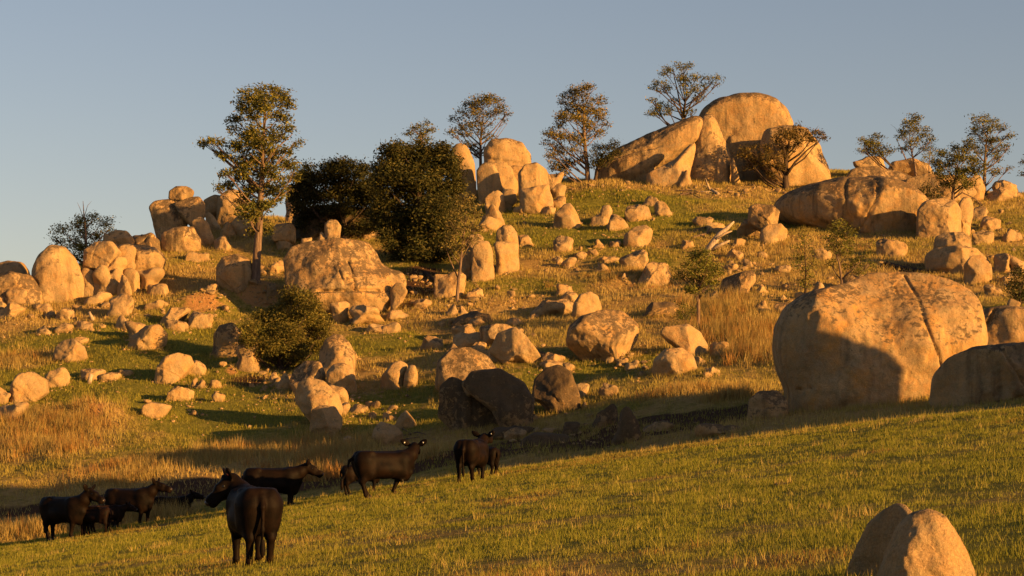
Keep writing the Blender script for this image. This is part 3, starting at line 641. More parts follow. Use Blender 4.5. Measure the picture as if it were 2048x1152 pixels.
rock('j15', "small grey stone of a touching pair in the grass", ('r', 1104, 509, 1128, 527), "rock", "rock")
rock('j16', "darker round stone of a touching pair in the grass", ('r', 1125, 514, 1152, 536), "rock", "rock")
rock('j17', "low triangular stone below the touching pair", ('t', 1190, 525, 1222, 545), "rock", "rock")
rock('j18', "tiny upright stone in the shade of the square brown topped boulder", ('t', 1242, 544, 1256, 558), "rock", "rock")
rock('j19', "rounded boulder beside its twin lobes above the large round boulder", [(1144, 630), (1148, 606), (1160, 590), (1180, 584), (1195, 592), (1202, 614), (1198, 634)], dk=.05)
rock('j20', "low rock leaning on the twin lobed boulder", ('s', 1118, 582, 1158, 604), "rock", "rock")
rock('j21', "flat topped pale rock uphill of the twin lobed boulder", ('r', 1110, 564, 1148, 590), "rock", "rock")
rock('j22', "smooth sheet of bedrock sloping below the flat topped rock", ('s', 1062, 596, 1156, 632), "rock", "rock", dr=.9)
rock('j23', "dark flat outcrop striped by tree shadow", ('s', 1278, 604, 1356, 628), "rock", "rock", dk=.9, dr=.8)
# ---- column cluster on the skyline
rock('i1', "slim leaning pillar of the cluster, half behind the great tree", [(906, 400), (906, 350), (903, 308), (917, 293), (934, 300), (947, 332), (953, 396)], d=182, dr=.8, dk=.15, og=.5, grow=1.14)
rock('i2', "largest rounded block at the top of the column cluster", [(977, 350), (973, 306), (984, 287), (1012, 283), (1042, 290), (1056, 312), (1058, 350)], d=185, dr=.8, dk=.25, grow=1.14, facets=2, n=3.2)
rock('i3', "rounded block wedged below the largest block of the cluster", ('b', 986, 326, 1032, 378), d=182.5, dr=.7, dk=.3, grow=1.14, facets=2, n=3.2)
rock('i4', "tilted column with a dark side in the cluster", [(962, 402), (955, 345), (966, 332), (985, 331), (996, 352), (1002, 380), (985, 396)], d=180, dr=.7, dk=.2, grow=1.14)
rock('i5', "domed cap stone on the thick short pillar", [(1041, 383), (1040, 350), (1052, 334), (1072, 330), (1090, 342), (1096, 376), (1070, 384)], d=178.5, dr=.85, dk=.3, grow=1.14, facets=2, n=3.2)
rock('i6', "thick short pillar under the domed cap stone", [(1044, 424), (1043, 382), (1060, 380), (1094, 375), (1101, 400), (1103, 420), (1075, 428)], d=178.5, dr=.85, dk=.1, og=.5, bury=.12, grow=1.14, facets=2, n=3.2)
rock('i7', "upright slab in the middle foot of the column cluster", ('b', 1000, 378, 1032, 420), d=178.5, dr=.7, dk=.1, grow=1.14, facets=2, n=3.2)
rock('i8', "angular block at the foot of the tilted column", ('b', 974, 378, 1006, 428), d=178, dr=.7, dk=.15, grow=1.14, facets=2, n=3.2)
rock('i9', "knob on the skyline beside the domed cap stone", ('b', 1094, 340, 1126, 370), "rock", "rock", d=184, dr=.8)
rock('i10', "upper block of the small side pillar", ('b', 1103, 367, 1130, 393), "rock", "rock", d=180, dr=.8, grow=1.14)
rock('i11', "lower block of the small side pillar", ('b', 1104, 391, 1129, 417), "rock", "rock", d=179.6, dr=.8, grow=1.14)
rock('i12', "tapering boulder at the lowest corner of the column cluster", ('t', 962, 398, 1006, 458), d=174, dr=.7, dk=.1, grow=1.14)
rock('i13', "low rubble block in front of the thick short pillar", ('b', 1028, 412, 1062, 428), "rock", "rock", dk=.1)
rock('i14', "pale broken rock spread below the side pillar", ('s', 1084, 410, 1112, 430), "rock", "rock", dk=.1)
rock('m1', "mushroom cap stone balanced on a pale stem rock", [(992, 484), (994, 462), (1006, 451), (1022, 451), (1034, 466), (1037, 487), (1015, 488)], d=153, dr=.85, dk=.15)
rock('m2', "pale stem rock beneath the mushroom cap stone", [(992, 545), (994, 515), (989, 488), (1036, 487), (1035, 515), (1038, 545)], d=162.5, dr=.8, dk=.02, n=3.2, facets=2, grow=1.1)
rock('m3', "sloping boulder tucked behind the mushroom cap stone", ('e', 1034, 466, 1066, 493), "rock", "rock")
rock('m4', "broad pale pillar beside the stem rock", [(944, 562), (946, 500), (955, 488), (976, 486), (984, 505), (990, 562)], dr=.85, dk=.02, n=3.2, facets=2, grow=1.1)
rock('m5', "narrow pillar squeezed against the broad pale pillar", [(922, 556), (926, 510), (940, 494), (950, 504), (948, 558)], d=161, dr=1.2, dk=.1, facets=2, n=3.2)
rock('m6', "rounded rock half hidden by the sparse grey shrub tree", ('b', 868, 534, 930, 594), dk=.1, og=.6)
rock('m7', "blunt boulder above the pillars near the skyline cluster", ('e', 954, 426, 1000, 462), dk=.1)
rock('m8', "small boulder between the blunt boulder and the mushroom cap", ('e', 928, 462, 966, 500), dk=.2)
rock('m9', "leaning pair stone at the roots of the grey shrub tree", ('t', 892, 604, 918, 632), "rock", "rock")
rock('m10', "smaller leaning stone beside the roots of the grey shrub tree", ('t', 914, 609, 938, 631), "rock", "rock")
rock('m11', "pale rounded stone lying below the broad pale pillar", ('s', 934, 576, 970, 598), "rock", "rock")
# ---- right middle slope
rock('k1', "cube like boulder with a black top propped on a paler one", [(1498, 445), (1500, 415), (1514, 409), (1545, 414), (1557, 424), (1553, 448), (1530, 454)], d=159, dr=.8, dk=.6)
rock('k2', "pale rounded boulder supporting the cube like one", [(1520, 486), (1522, 462), (1535, 450), (1562, 448), (1574, 460), (1572, 478), (1550, 487)], d=167, dr=.8, dk=.05)
rock('k3', "shaded flat rock beneath the cube like boulder", ('s', 1476, 438, 1532, 476), d=168.5, dk=.4)
rock('k4', "tumbled rock at the top of the driftwood pile", ('b', 1386, 428, 1432, 452), "rock", "rock", dk=.3)
rock('k5', "pale slab lying in the driftwood pile", ('s', 1405, 444, 1448, 464), "rock", "rock", dk=.1)
rock('k6', "rounded rock on the grass side of the driftwood pile", ('e', 1360, 476, 1388, 497), "rock", "rock")
rock('k7', "low rounded stone below the leaning dead tree", ('r', 1450, 496, 1485, 518), "rock", "rock")
rock('k8', "upright little stone in the stony slope below the dead tree", ('e', 1484, 514, 1504, 536), "rock", "rock")
rock('k9', "long pale stone above the striped shaded slab", ('s', 1446, 526, 1480, 544), "rock", "rock")
rock('k10', "striped slab crossed by a tree shadow on the stony slope", ('s', 1440, 540, 1512, 588), "rock", "rock", dk=.6, dr=.9)
rock('k11', "two faced stone at the lower corner of the striped slab", ('t', 1508, 565, 1538, 588), "rock", "rock")
rock('k12', "pale stone among pebbles in the stony slope", ('e', 1514, 503, 1534, 519), "rock", "rock")
rock('k13', "wide low stone with a dark notch in the stony slope", ('s', 1548, 526, 1580, 546), "rock", "rock")
rock('k14', "pointed tent shaped boulder above the giant cracked boulder", ('t', 1618, 558, 1662, 602))
rock('k15', "sunlit boulder behind the twin stemmed sapling", ('r', 1686, 540, 1736, 580))
rock('k16', "split slab glowing between two saplings", ('b', 1622, 494, 1662, 522), "rock", "rock")
rock('k17', "pale stone hidden in grass behind the slender gum tree", ('t', 1410, 577, 1446, 604), "rock", "rock")
rock('k18', "jagged low rock pile at the shoulder of the giant boulder", ('b', 1548, 604, 1594, 634), "rock", "rock", dk=.4)
rock('k19', "small white stub of stone behind the shoulder of the giant boulder", ('b', 1560, 588, 1574, 602), "rock", "rock", dk=0, br=.62)
rock('k20', "low rock beside the root plate of the driftwood pile", ('r', 1464, 476, 1494, 494), "rock", "rock")
# ---- the wide outcrop left of centre
rock('wide', "wide outcrop with a yellowish fluted face under the dark trees", [(585, 612), (578, 560), (572, 522), (586, 498), (620, 488), (680, 484), (732, 489), (748, 508), (758, 530), (775, 542), (800, 548), (803, 572), (792, 602), (774, 622), (735, 633), (690, 634), (650, 622)],
     dr=.62, n=2.9, dk=.5, og=.7, facets=3, sub=6, bury=.12, sm=2, cracks=[([(700, 528), (712, 560), (716, 585)], .06, .22), ([(684, 548), (695, 578)], .06, .2), ([(640, 588), (760, 586)], .08, .3)], shear=0.0, joints=False)
rock('wideflake', "rounded flake leaning off the end of the wide outcrop", [(782, 612), (781, 580), (792, 567), (806, 568), (815, 584), (806, 604)], d=144.5, dr=.6, dk=.05)
rock('widestub', "pale foot block at the base of the wide outcrop", ('b', 664, 600, 702, 632), "rock", "rock", d=143, dk=.05)
rock('widefoot', "pale apron of rock at the base of the wide outcrop", ('s', 696, 604, 770, 640), "rock", "rock", d=142.5, dk=.05)
rock('tap1', "low pale rock in the grass below the wide outcrop", ('s', 728, 646, 776, 664), "rock", "rock", dk=.05)
rock('tap2', "rounded end of the low pale rock below the wide outcrop", ('r', 762, 644, 804, 666), "rock", "rock", dk=.05)
rock('perch', "knobbed stone standing on top of the wide outcrop", [(648, 484), (650, 448), (660, 440), (674, 442), (682, 454), (678, 482)], "rock", "rock", d=148, dr=.8, dk=.5)
rock('perch2', "small upright stone beside the knobbed one on the outcrop", ('t', 636, 462, 652, 482), "rock", "rock", d=148, dr=.8)
rock('perch3', "low stone at the top edge of the wide outcrop", ('r', 604, 474, 626, 488), "rock", "rock", d=148)
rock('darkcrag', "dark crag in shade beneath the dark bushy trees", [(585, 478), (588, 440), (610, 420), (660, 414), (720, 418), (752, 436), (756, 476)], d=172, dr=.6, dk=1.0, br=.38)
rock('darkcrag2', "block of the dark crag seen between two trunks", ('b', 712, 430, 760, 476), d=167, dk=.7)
rock('pairtop', "upper half of the rounded pair near the tall gum's crown", ('r', 538, 445, 588, 477), d=165, dk=.2)
rock('pairlow', "lower half of the rounded pair near the tall gum's crown", ('r', 552, 470, 592, 500), d=165, dk=.15)
rock('drum', "drum shaped boulder with a hollowed lichen top by the tall gum", [(436, 566), (434, 534), (446, 516), (475, 510), (498, 520), (504, 545), (500, 572), (470, 576)], dk=.3, dr=.9, og=.5)
rock('drumchip', "small block among rubble by the tall gum's trunk", ('b', 540, 524, 568, 548), "rock", "rock")
rock('drumchip2', "rounded stone at the near side of the tall gum's rubble", ('r', 530, 566, 558, 590), "rock", "rock")
rock('drumchip3', "grey stone above the soil bank by the tall gum", ('s', 410, 566, 436, 584), "rock", "rock")
# ---- the tumbled ridge below the round bush
rock('r1', "long ridge boulder at the top of the tumbled row beside the round bush", [(638, 745), (642, 704), (652, 682), (668, 671), (684, 672), (700, 690), (710, 716), (714, 745)], dr=1.3, dk=.3)
rock('r2', "lichen flecked boulder under the skirts of the round bush", [(578, 766), (590, 738), (612, 722), (640, 726), (650, 752), (645, 786), (600, 790)], dr=.9, dk=.5)
rock('r3', "fat pale boulder in the middle of the tumbled row", [(590, 800), (598, 768), (618, 758), (648, 764), (676, 790), (684, 822), (650, 850), (612, 832)], dr=.9, dk=.1)
rock('r4', "rounded last boulder at the low end of the tumbled row", [(622, 860), (625, 822), (640, 812), (668, 814), (684, 835), (682, 856), (655, 868)], dr=.9, dk=.1)
rock('r5', "smooth shoulder boulder between the ridge boulder and the pale one", ('e', 644, 762, 692, 812), dk=.15)
rock('r6', "stone peeping out behind the long ridge boulder", ('e', 690, 694, 714, 722), "rock", "rock")
rock('r7', "angular rock at the shady edge of the tumbled row", ('t', 552, 744, 586, 776), "rock", "rock")
rock('r8', "sharp rock nearest the bare earth of the tumbled row", ('t', 536, 738, 562, 768), "rock", "rock")
rock('r9', "flat rock downhill side of the long ridge boulder", ('s', 698, 806, 742, 826), "rock", "rock")
rock('r10', "small rock propped against the last boulder of the row", ('e', 672, 800, 700, 832), "rock", "rock")
rock('r11', "stone alone in the grass at the foot of the tumbled row", ('e', 688, 870, 716, 890), "rock", "rock")
rock('r12', "low stone just past the rounded last boulder", ('r', 652, 862, 674, 880), "rock", "rock")
rock('sp_a', "bigger half of the split boulder alone on green grass", [(760, 776), (764, 752), (784, 728), (802, 723), (816, 732), (806, 755), (804, 778)], dr=.9, dk=.1)
rock('sp_b', "smaller half of the split boulder alone on green grass", [(806, 775), (809, 750), (818, 732), (830, 732), (835, 748), (834, 772)], "boulder", "boulder", dr=1.1, dk=.1)
rock('f10', "rounded pale boulder behind the walking cow", [(746, 878), (750, 858), (762, 844), (790, 852), (804, 866), (804, 886), (780, 892)], dr=.85, dk=.02)
rock('f11', "triangular slab on edge beside the brushwood", [(784, 858), (796, 838), (812, 821), (828, 840), (841, 858)], "rock", "rock", dr=.6, dk=.05)
rock('f12', "small head of rock behind the rounded pale boulder", ('t', 756, 842, 780, 862), "rock", "rock", dk=.05)
rock('bushshade', "dark boulder in the shade of the round bush", [(422, 715), (428, 670), (440, 652), (465, 648), (482, 665), (486, 715)], dr=.8, dk=.6)
rock('bushshade2', "boulder half hidden under the shady side of the round bush", ('r', 466, 662, 520, 738), dk=.4)
# ---- left slope
rock('g1', "long humped boulder beside its smaller companion on the green slope", [(311, 764), (316, 735), (330, 716), (355, 707), (378, 712), (386, 728), (370, 750), (340, 766)], dr=.85, dk=.1)
rock('g2', "smaller companion boulder at the end of the long humped one", ('r', 376, 714, 412, 750), dk=.15)
rock('g3', "flat topped rock on the slope under the long humped boulder", ('b', 334, 767, 388, 801), dk=.2)
rock('g4', "round stone of the trio past the flat topped rock", ('r', 382, 751, 398, 775), "rock", "rock")
rock('g5', "dark nosed stone of the trio past the flat topped rock", ('t', 392, 756, 416, 777), "rock", "rock")
rock('g6', "outer stone of the trio past the flat topped rock", ('e', 420, 758, 445, 777), "rock", "rock")
rock('g7', "upright small stone low on the green slope", ('e', 422, 781, 450, 803), "rock", "rock")
rock('g8', "two lobed boulder lowest on the green slope", [(285, 826), (288, 812), (304, 804), (322, 808), (342, 812), (326, 832), (300, 834)], dr=.8, dk=.1)
rock('g9', "lumpy pale boulder of the knot above the green slope", [(250, 696), (264, 672), (290, 655), (318, 650), (334, 668), (332, 690), (300, 700), (270, 698)], dr=.8, dk=.1)
rock('g10', "upper boulder of the knot above the green slope", ('r', 252, 640, 302, 676), dk=.15)
rock('g11', "small triangular boulder at the side of the knot", ('t', 228, 629, 262, 660), "rock", "rock")
rock('g12', "long smooth rock below the orange soil bank", ('e', 322, 613, 380, 648), dk=.1)
rock('g13', "broad smooth rock on the grass edge of the orange soil bank", ('r', 374, 621, 438, 657), dk=.05)
rock('g14', "rock in front of the long smooth rock under the soil bank", ('e', 330, 634, 374, 660), "rock", "rock")
rock('g15', "humped boulder standing in the dry grass", [(106, 718), (112, 695), (126, 682), (148, 679), (170, 695), (175, 716), (140, 722)], dr=.85, dk=.1)
rock('g16', "small block behind the humped boulder in dry grass", ('b', 150, 671, 176, 690), "rock", "rock")
rock('g17', "rounded boulder leaning by the big pale one", ('r', 90, 732, 138, 773), dk=.15)
rock('g18', "big pale boulder low on the slope near the picture edge", [(22, 806), (26, 770), (42, 748), (66, 745), (90, 760), (94, 785), (70, 800)], dr=.85, dk=.1)
rock('g19', "boulder cut by the picture edge", ('r', -24, 768, 18, 806), dk=.1)
rock('g20', "low rough rock in front of the big pale boulder", ('s', -10, 802, 62, 842), dk=.15)
rock('g21', "long low stone above the wooden stub", ('s', 160, 733, 212, 757), "rock", "rock")
rock('g22', "flat stone beside the wooden stub", ('s', 200, 744, 240, 761), "rock", "rock")
rock('g23', "small rounded stone farthest along from the wooden stub", ('r', 236, 737, 264, 752), "rock", "rock")
rock('g24', "broken slabs stone lying in grass near the knot", ('s', 112, 644, 152, 664), "rock", "rock")
rock('g25', "second broken slab stone nearer the knot", ('s', 150, 640, 196, 658), "rock", "rock")
rock('g26', "low rounded boulder under the stacked wall", ('r', 108, 614, 156, 642), dk=.2)
rock('g27', "jagged low rock alone in the dry slope", ('t', 70, 650, 102, 668), "rock", "rock")
# ---- left skyline outcrops
rock('h1', "mushroom capped boulder on the corner of the stacked wall", [(170, 530), (174, 505), (194, 490), (222, 489), (238, 508), (214, 533), (190, 531)], d=152.2, dr=.9, dk=.1, grow=1.2, facets=3, n=3.4)
rock('h2', "shadowed corner block below the mushroom capped boulder", ('b', 164, 530, 194, 596), d=152, dr=.9, dk=.2, bury=.15, grow=1.2, facets=3, n=3.4)
rock('h3', "tall pale block below the mushroom capped boulder", ('b', 190, 530, 222, 592), d=150.8, dr=.8, dk=.05, bury=.15, grow=1.2, facets=3, n=3.4)
rock('h4', "leaning upper block in the middle of the stacked wall", ('e', 212, 514, 250, 542), d=151.8, dr=.9, dk=.1, grow=1.2, facets=3, n=3.4)
rock('h5', "narrow pale panel in the middle of the stacked wall", ('b', 218, 537, 246, 584), d=150.8, dr=.8, dk=.05, bury=.15, grow=1.2, facets=3, n=3.4)
rock('h6', "tall narrow column of the stacked wall", ('b', 243, 489, 272, 540), d=153, dr=.9, dk=.05, grow=1.2, facets=3, n=3.4)
rock('h7', "lower length of the tall narrow column", ('b', 250, 537, 278, 576), d=152, dr=.8, dk=.05, grow=1.2, facets=3, n=3.4)
rock('h8', "upper end block of the stacked wall", ('b', 270, 492, 322, 540), d=154, dr=.8, dk=.1, grow=1.2, facets=3, n=3.4)
rock('h9', "lower end block of the stacked wall", ('b', 277, 537, 322, 568), d=152.5, dr=.7, dk=.05, grow=1.2, facets=3, n=3.4)
rock('h10', "small triangle stone wedged in the stacked wall", ('t', 236, 546, 262, 578), "rock", "rock", d=149.8, dr=.6, dk=.05, grow=1.14)
rock('h11', "flat cap boulder on the skyline behind the stacked wall", [(208, 492), (212, 472), (232, 463), (252, 464), (264, 478), (262, 492)], d=158, dr=.8, dk=.1, grow=1.14)
rock('h12', "low dark boulder on the skyline next to the flat cap", ('r', 262, 465, 320, 500), d=163, dk=.8)
rock('h13', "pale rock at the foot of the stacked wall", ('e', 174, 580, 226, 608), dk=.05)
rock('h14', "rounded rock at the foot of the stacked wall", ('r', 218, 577, 274, 630), dk=.05)
rock('h15', "pale weathered boulder below the shaded skyline mass", ('e', 6, 572, 74, 612), dk=.05)
rock('h16', "upright stone beside the pale weathered boulder", ('t', 70, 569, 102, 600), dk=.05)
rock('h17', "low hump of rock in the dry grass at the picture edge", ('s', -14, 604, 52, 636), dk=.1)
rock('h18', "tall dappled boulder below the small skyline tree", [(66, 600), (70, 545), (84, 510), (102, 493), (128, 496), (150, 520), (166, 560), (170, 604)], d=159, dr=.7, dk=.3)
rock('h19', "sunlit hump on the skyline at the picture edge", [(-40, 575), (-20, 532), (15, 524), (45, 527), (58, 545), (60, 580)], d=164, dr=.7, dk=.2)
rock('h20', "shaded rock mass below the sunlit skyline hump", [(-30, 610), (-20, 565), (20, 545), (60, 552), (82, 580), (86, 612)], d=159, dr=.6, dk=.7)
rock('h21', "egg stone balanced on top of the stacked blocks", [(340, 398), (341, 384), (354, 375), (372, 374), (385, 384), (382, 396), (364, 404)], d=173, dr=.85, dk=.4, grow=1.14)
rock('h22', "leaning block beneath the balanced egg stone", [(308, 440), (302, 418), (310, 408), (345, 402), (362, 420), (374, 452), (350, 468), (318, 466)], d=173, dr=.7, dk=.5, grow=1.14)
rock('h23', "split dark block shouldering the balanced egg stone", [(352, 410), (372, 400), (396, 396), (406, 410), (404, 436), (388, 444), (366, 436)], d=172.5, dr=.8, dk=.5, grow=1.14)
rock('h24', "dark base boulder of the balanced stack", [(328, 502), (326, 470), (345, 460), (385, 458), (398, 480), (396, 506)], d=171, dr=.7, dk=.5, grow=1.14)
rock('h25', "leaning pale side slab of the balanced stack", [(384, 446), (402, 436), (416, 450), (426, 482), (412, 492), (396, 474)], d=170, dr=.8, dk=.1, grow=1.14)
rock('h26', "rounded grey boulder on the skyline behind the tall gum", [(407, 430), (410, 402), (430, 392), (452, 398), (462, 420), (462, 436)], d=176, dr=.8, dk=.3, grow=1.14)
rock('h27', "taller pale boulder on the skyline behind the tall gum", [(436, 450), (440, 398), (456, 384), (476, 386), (490, 405), (492, 450)], d=175.5, dr=.8, dk=.15, grow=1.14)
rock('h28', "pale block leaning on the slope beside the balanced stack", ('e', 412, 418, 442, 462), d=172, dk=.1)
rock('h29', "cluster stone with a little peg below the skyline boulders", ('t', 436, 434, 470, 478), d=169, dk=.1)
rock('h30', "crag stone glimpsed at the edge of the dark bushy tree", ('b', 572, 366, 600, 446), d=180, dk=.4)
rock('r13', "second length of the long ridge, below its top boulder", [(652, 790), (655, 745), (668, 730), (690, 728), (706, 740), (716, 786)], dr=1.2, dk=.1)
rock('hcore', "core block of the stacked wall glimpsed between its outer blocks", [(172, 592), (174, 515), (200, 492), (300, 494), (318, 520), (316, 568)], d=155.5, dr=.35, dk=.3, force=True, n=3.4)
rock('icore', "shadowed core of the column cluster seen between its blocks", [(966, 410), (976, 345), (1010, 330), (1090, 345), (1106, 372), (1106, 414)], d=184, dr=.35, dk=.5, force=True, n=3.4)
rock('e1', "sunlit crag breaking the slope beside the tall gum's crown", ('b', 462, 428, 506, 476), dk=.15)
rock('e2', "rounded boulder half sunk in dry grass below the skyline boulders", ('r', 424, 470, 462, 500), dk=.1)
rock('e3', "low boulder in dry grass downhill of the balanced stack", ('s', 372, 500, 424, 524), dk=.2)
rock('e4', "small crag stone just beside the balanced stack's base", ('t', 296, 470, 330, 504), dk=.4)
rock('e5', "broken block below the end of the stacked wall", ('b', 296, 566, 336, 592), dk=.1)
rock('e6', "flat slab sunk in grass at the foot of the orange soil bank", ('s', 290, 598, 340, 618), dk=.1)
rock('e7', "shaded boulder under the small skyline tree", ('r', 126, 534, 172, 590), dk=.6)
rock('e8', "bulky boulder at the picture edge under the shaded rock mass", ('b', -30, 590, 20, 624), dk=.2)
rock('e9', "blocky rock at the downhill end of the wide outcrop's litter", ('b', 826, 596, 862, 618), "rock", "rock", dk=.1)
rock('e10', "tilted plate of rock beside the pale apron of the outcrop", ('s', 770, 618, 822, 638), "rock", "rock", dk=.1)
rock('e11', "thin flat slab farthest uphill in the spill", ('s', 1004, 634, 1050, 652), "rock", "rock", dk=.2)
rock('e12', "blunt stone between the cap slab and the dark topped sheet", ('b', 936, 634, 970, 656), "rock", "rock", dk=.1)
rock('e13', "low pale hump under the fallen log on the stony slope", ('s', 1784, 560, 1850, 580), "rock", "rock", dk=.05)
rock('e14', "rounded rock on the edge slope above the loaf boulder", ('r', 2006, 454, 2044, 482), "rock", "rock", dk=.1)
rock('e15', "tabular rock below the round boulder at the picture edge", ('s', 1992, 544, 2042, 566), "rock", "rock", dk=.1)
rock('e16', "jutting rock at the uphill edge of the dry tussocks", ('t', 1506, 598, 1540, 624), "rock", "rock", dk=.2)
rock('e17', "slab leaning on the grass above the ochre bank", ('s', 1196, 512, 1240, 526), "rock", "rock", dk=.1)
rock('e18', "shaded block on the gully floor beside the tall black capped boulder", ('b', 1010, 850, 1050, 880), "rock", "rock", dk=.4)
rock('e19', "shaded slab at the upper lip of the gully", ('s', 1290, 840, 1350, 862), "rock", "rock", dk=.4)
rock('e20', "low rock poking from the dry grass near the picture edge", ('s', 60, 604, 104, 624), "rock", "rock", dk=.1)
# ---- foreground
rock('fg1', "rear half of the rounded rock nearest the viewer", [(1700, 1230), (1708, 1150), (1722, 1100), (1744, 1052), (1768, 1026), (1788, 1013), (1802, 1015), (1816, 1034), (1835, 1100), (1840, 1230)], d=24.7, dr=.55, dk=.2, og=.5, sub=6, facets=2, bury=.1, sm=2, shear=1.15, joints=False, force=True)
rock('fg2', "smooth domed front half of the rounded rock nearest the viewer", [(1742, 1230), (1756, 1160), (1776, 1100), (1796, 1058), (1822, 1034), (1856, 1025), (1884, 1036), (1908, 1066), (1928, 1110), (1942, 1152), (1950, 1230)], d=23.3, dr=.75, dk=.15, og=.5, sub=6, facets=2, bury=.1, sm=2, br=.53, shear=-0.1, joints=False, force=True)
# a boulder standing just outside the view whose shade falls over the giant boulder's foot
def outside_rock(key, label, X, Y, top, a, dr, n):
    m = F / Y; cx = 1024 + X * m; ty = HOR - top * m
    rock(key, label, [(cx - a * m, ty + 9 * m), (cx - a * 1.02 * m, ty + 3 * m), (cx - a * .8 * m, ty + .8 * m), (cx - a * .3 * m, ty), (cx + a * .35 * m, ty + .2 * m), (cx + a * .85 * m, ty + 1.2 * m), (cx + a * m, ty + 3 * m), (cx + a * m, ty + 9 * m)], d=Y, force=True, dr=dr, n=n, sub=4, grow=1.0, shear=0, facets=1, joints=False)
outside_rock('outside', "big boulder standing just outside the view, shading the giant boulder", 35.6, 78.2, 12.2, 4.3, .88, 2.2)
outside_rock('outside2', "long boulder standing outside the view, its shade filling the gully", 27.5, 72.0, 10.1, 5.7, .95, 3.6)

for k, (px, py, w, lb) in enumerate([(955, 1040, 9, "tiny pale stone lying alone on the near paddock grass"), (1566, 972, 14, "flat little stone among the reddish patches of the near paddock"), (1650, 1018, 8, "small brown stone uphill of the rounded rock nearest the viewer")]):
    rock('pad%d' % k, lb, ('s', px - w, py - w * .55, px + w, py + w * .3), "stone", "stone", d=hit(px, py), force=True, dk=.1)
# ------------------------------------------------------------------ trees
def leaf_cloud(name, blobs, d, seed, dens, size, tints, parent, base, yspread, clump=0.42, droop=0.3, asp=0.34):
    """leaf faces in sub clumps spread through the crown; blobs in photo pixels (cx, cy, rx, ry)"""
    g = np.random.default_rng(seed); m = F / d; VV = []; CC = []
    for bi, b in enumerate(blobs):
        cx, cy, rx, ry = b[:4]; oy = b[4] if len(b) > 4 else None
        if oy is None: oy = g.uniform(-1, 1) * yspread
        b_d = d + oy; mm = F / b_d
        c = np.array([(cx - 1024) / m, oy, (HOR - cy) / m]); rxm, rym = rx / m, ry / m
        ns = max(3, int(rx * ry / 26 * clump * 2.2)); n = int(rx * ry * dens * 2.8); 
        q = g.normal(0, 1, (ns, 3)); q /= np.linalg.norm(q, axis=1)[:, None]; q *= g.uniform(0.35, 1.0, ns)[:, None] ** 0.5
        sc = c + q * np.array([rxm, rxm * 0.9, rym])
        tone = g.uniform(0.5, 1.1, ns)
        k = g.integers(0, ns, n); sp = 0.21 * math.sqrt(rxm * rym) + 0.14
        P = sc[k] + g.normal(0, 1, (n, 3)) * sp * np.array([1.0, 1.0, 0.62])
        a = g.normal(0, 1, (n, 3)); a[:, 2] = a[:, 2] * 0.7 - droop; a /= np.linalg.norm(a, axis=1)[:, None]
        bv = np.cross(a, g.normal(0, 1, (n, 3))); bv /= np.linalg.norm(bv, axis=1)[:, None]
        L = size * 0.62 * g.uniform(0.6, 1.35, n); Wd = L * asp * g.uniform(0.7, 1.3, n)
        Q = np.stack([P - a * L[:, None] / 2, P + bv * Wd[:, None] / 2, P + a * L[:, None] / 2, P - bv * Wd[:, None] / 2], 1)
        t = g.uniform(0, 1, n); t0, t1, t2 = [np.array(x) for x in tints]
        col = np.where((t < 0.5)[:, None], t0 + (t1 - t0) * (t * 2)[:, None], t1 + (t2 - t1) * (t * 2 - 1)[:, None]) * tone[k][:, None]
        VV.append(Q.reshape(-1, 3)); CC.append(np.repeat(col, 4, 0))
    V = np.concatenate(VV) ; C = np.concatenate(CC)
    V = V - np.array([base.x, 0, base.z])
    me = mesh_np(name, V, None, LEAF, False, {"tint": C}, np.arange(len(V)).reshape(-1, 4))
    o = put(name, me, parent); o["kind"] = "stuff"
    return V
OLIVE = [(0.067, 0.081, 0.018), (0.142, 0.135, 0.027), (0.247, 0.198, 0.042)]
DARK = [(0.022, 0.028, 0.009), (0.048, 0.05, 0.013), (0.105, 0.088, 0.022)]
WARM = [(0.085, 0.081, 0.021), (0.180, 0.144, 0.030), (0.323, 0.225, 0.053)]
FRESH = [(0.085, 0.104, 0.018), (0.162, 0.162, 0.027), (0.266, 0.225, 0.045)]
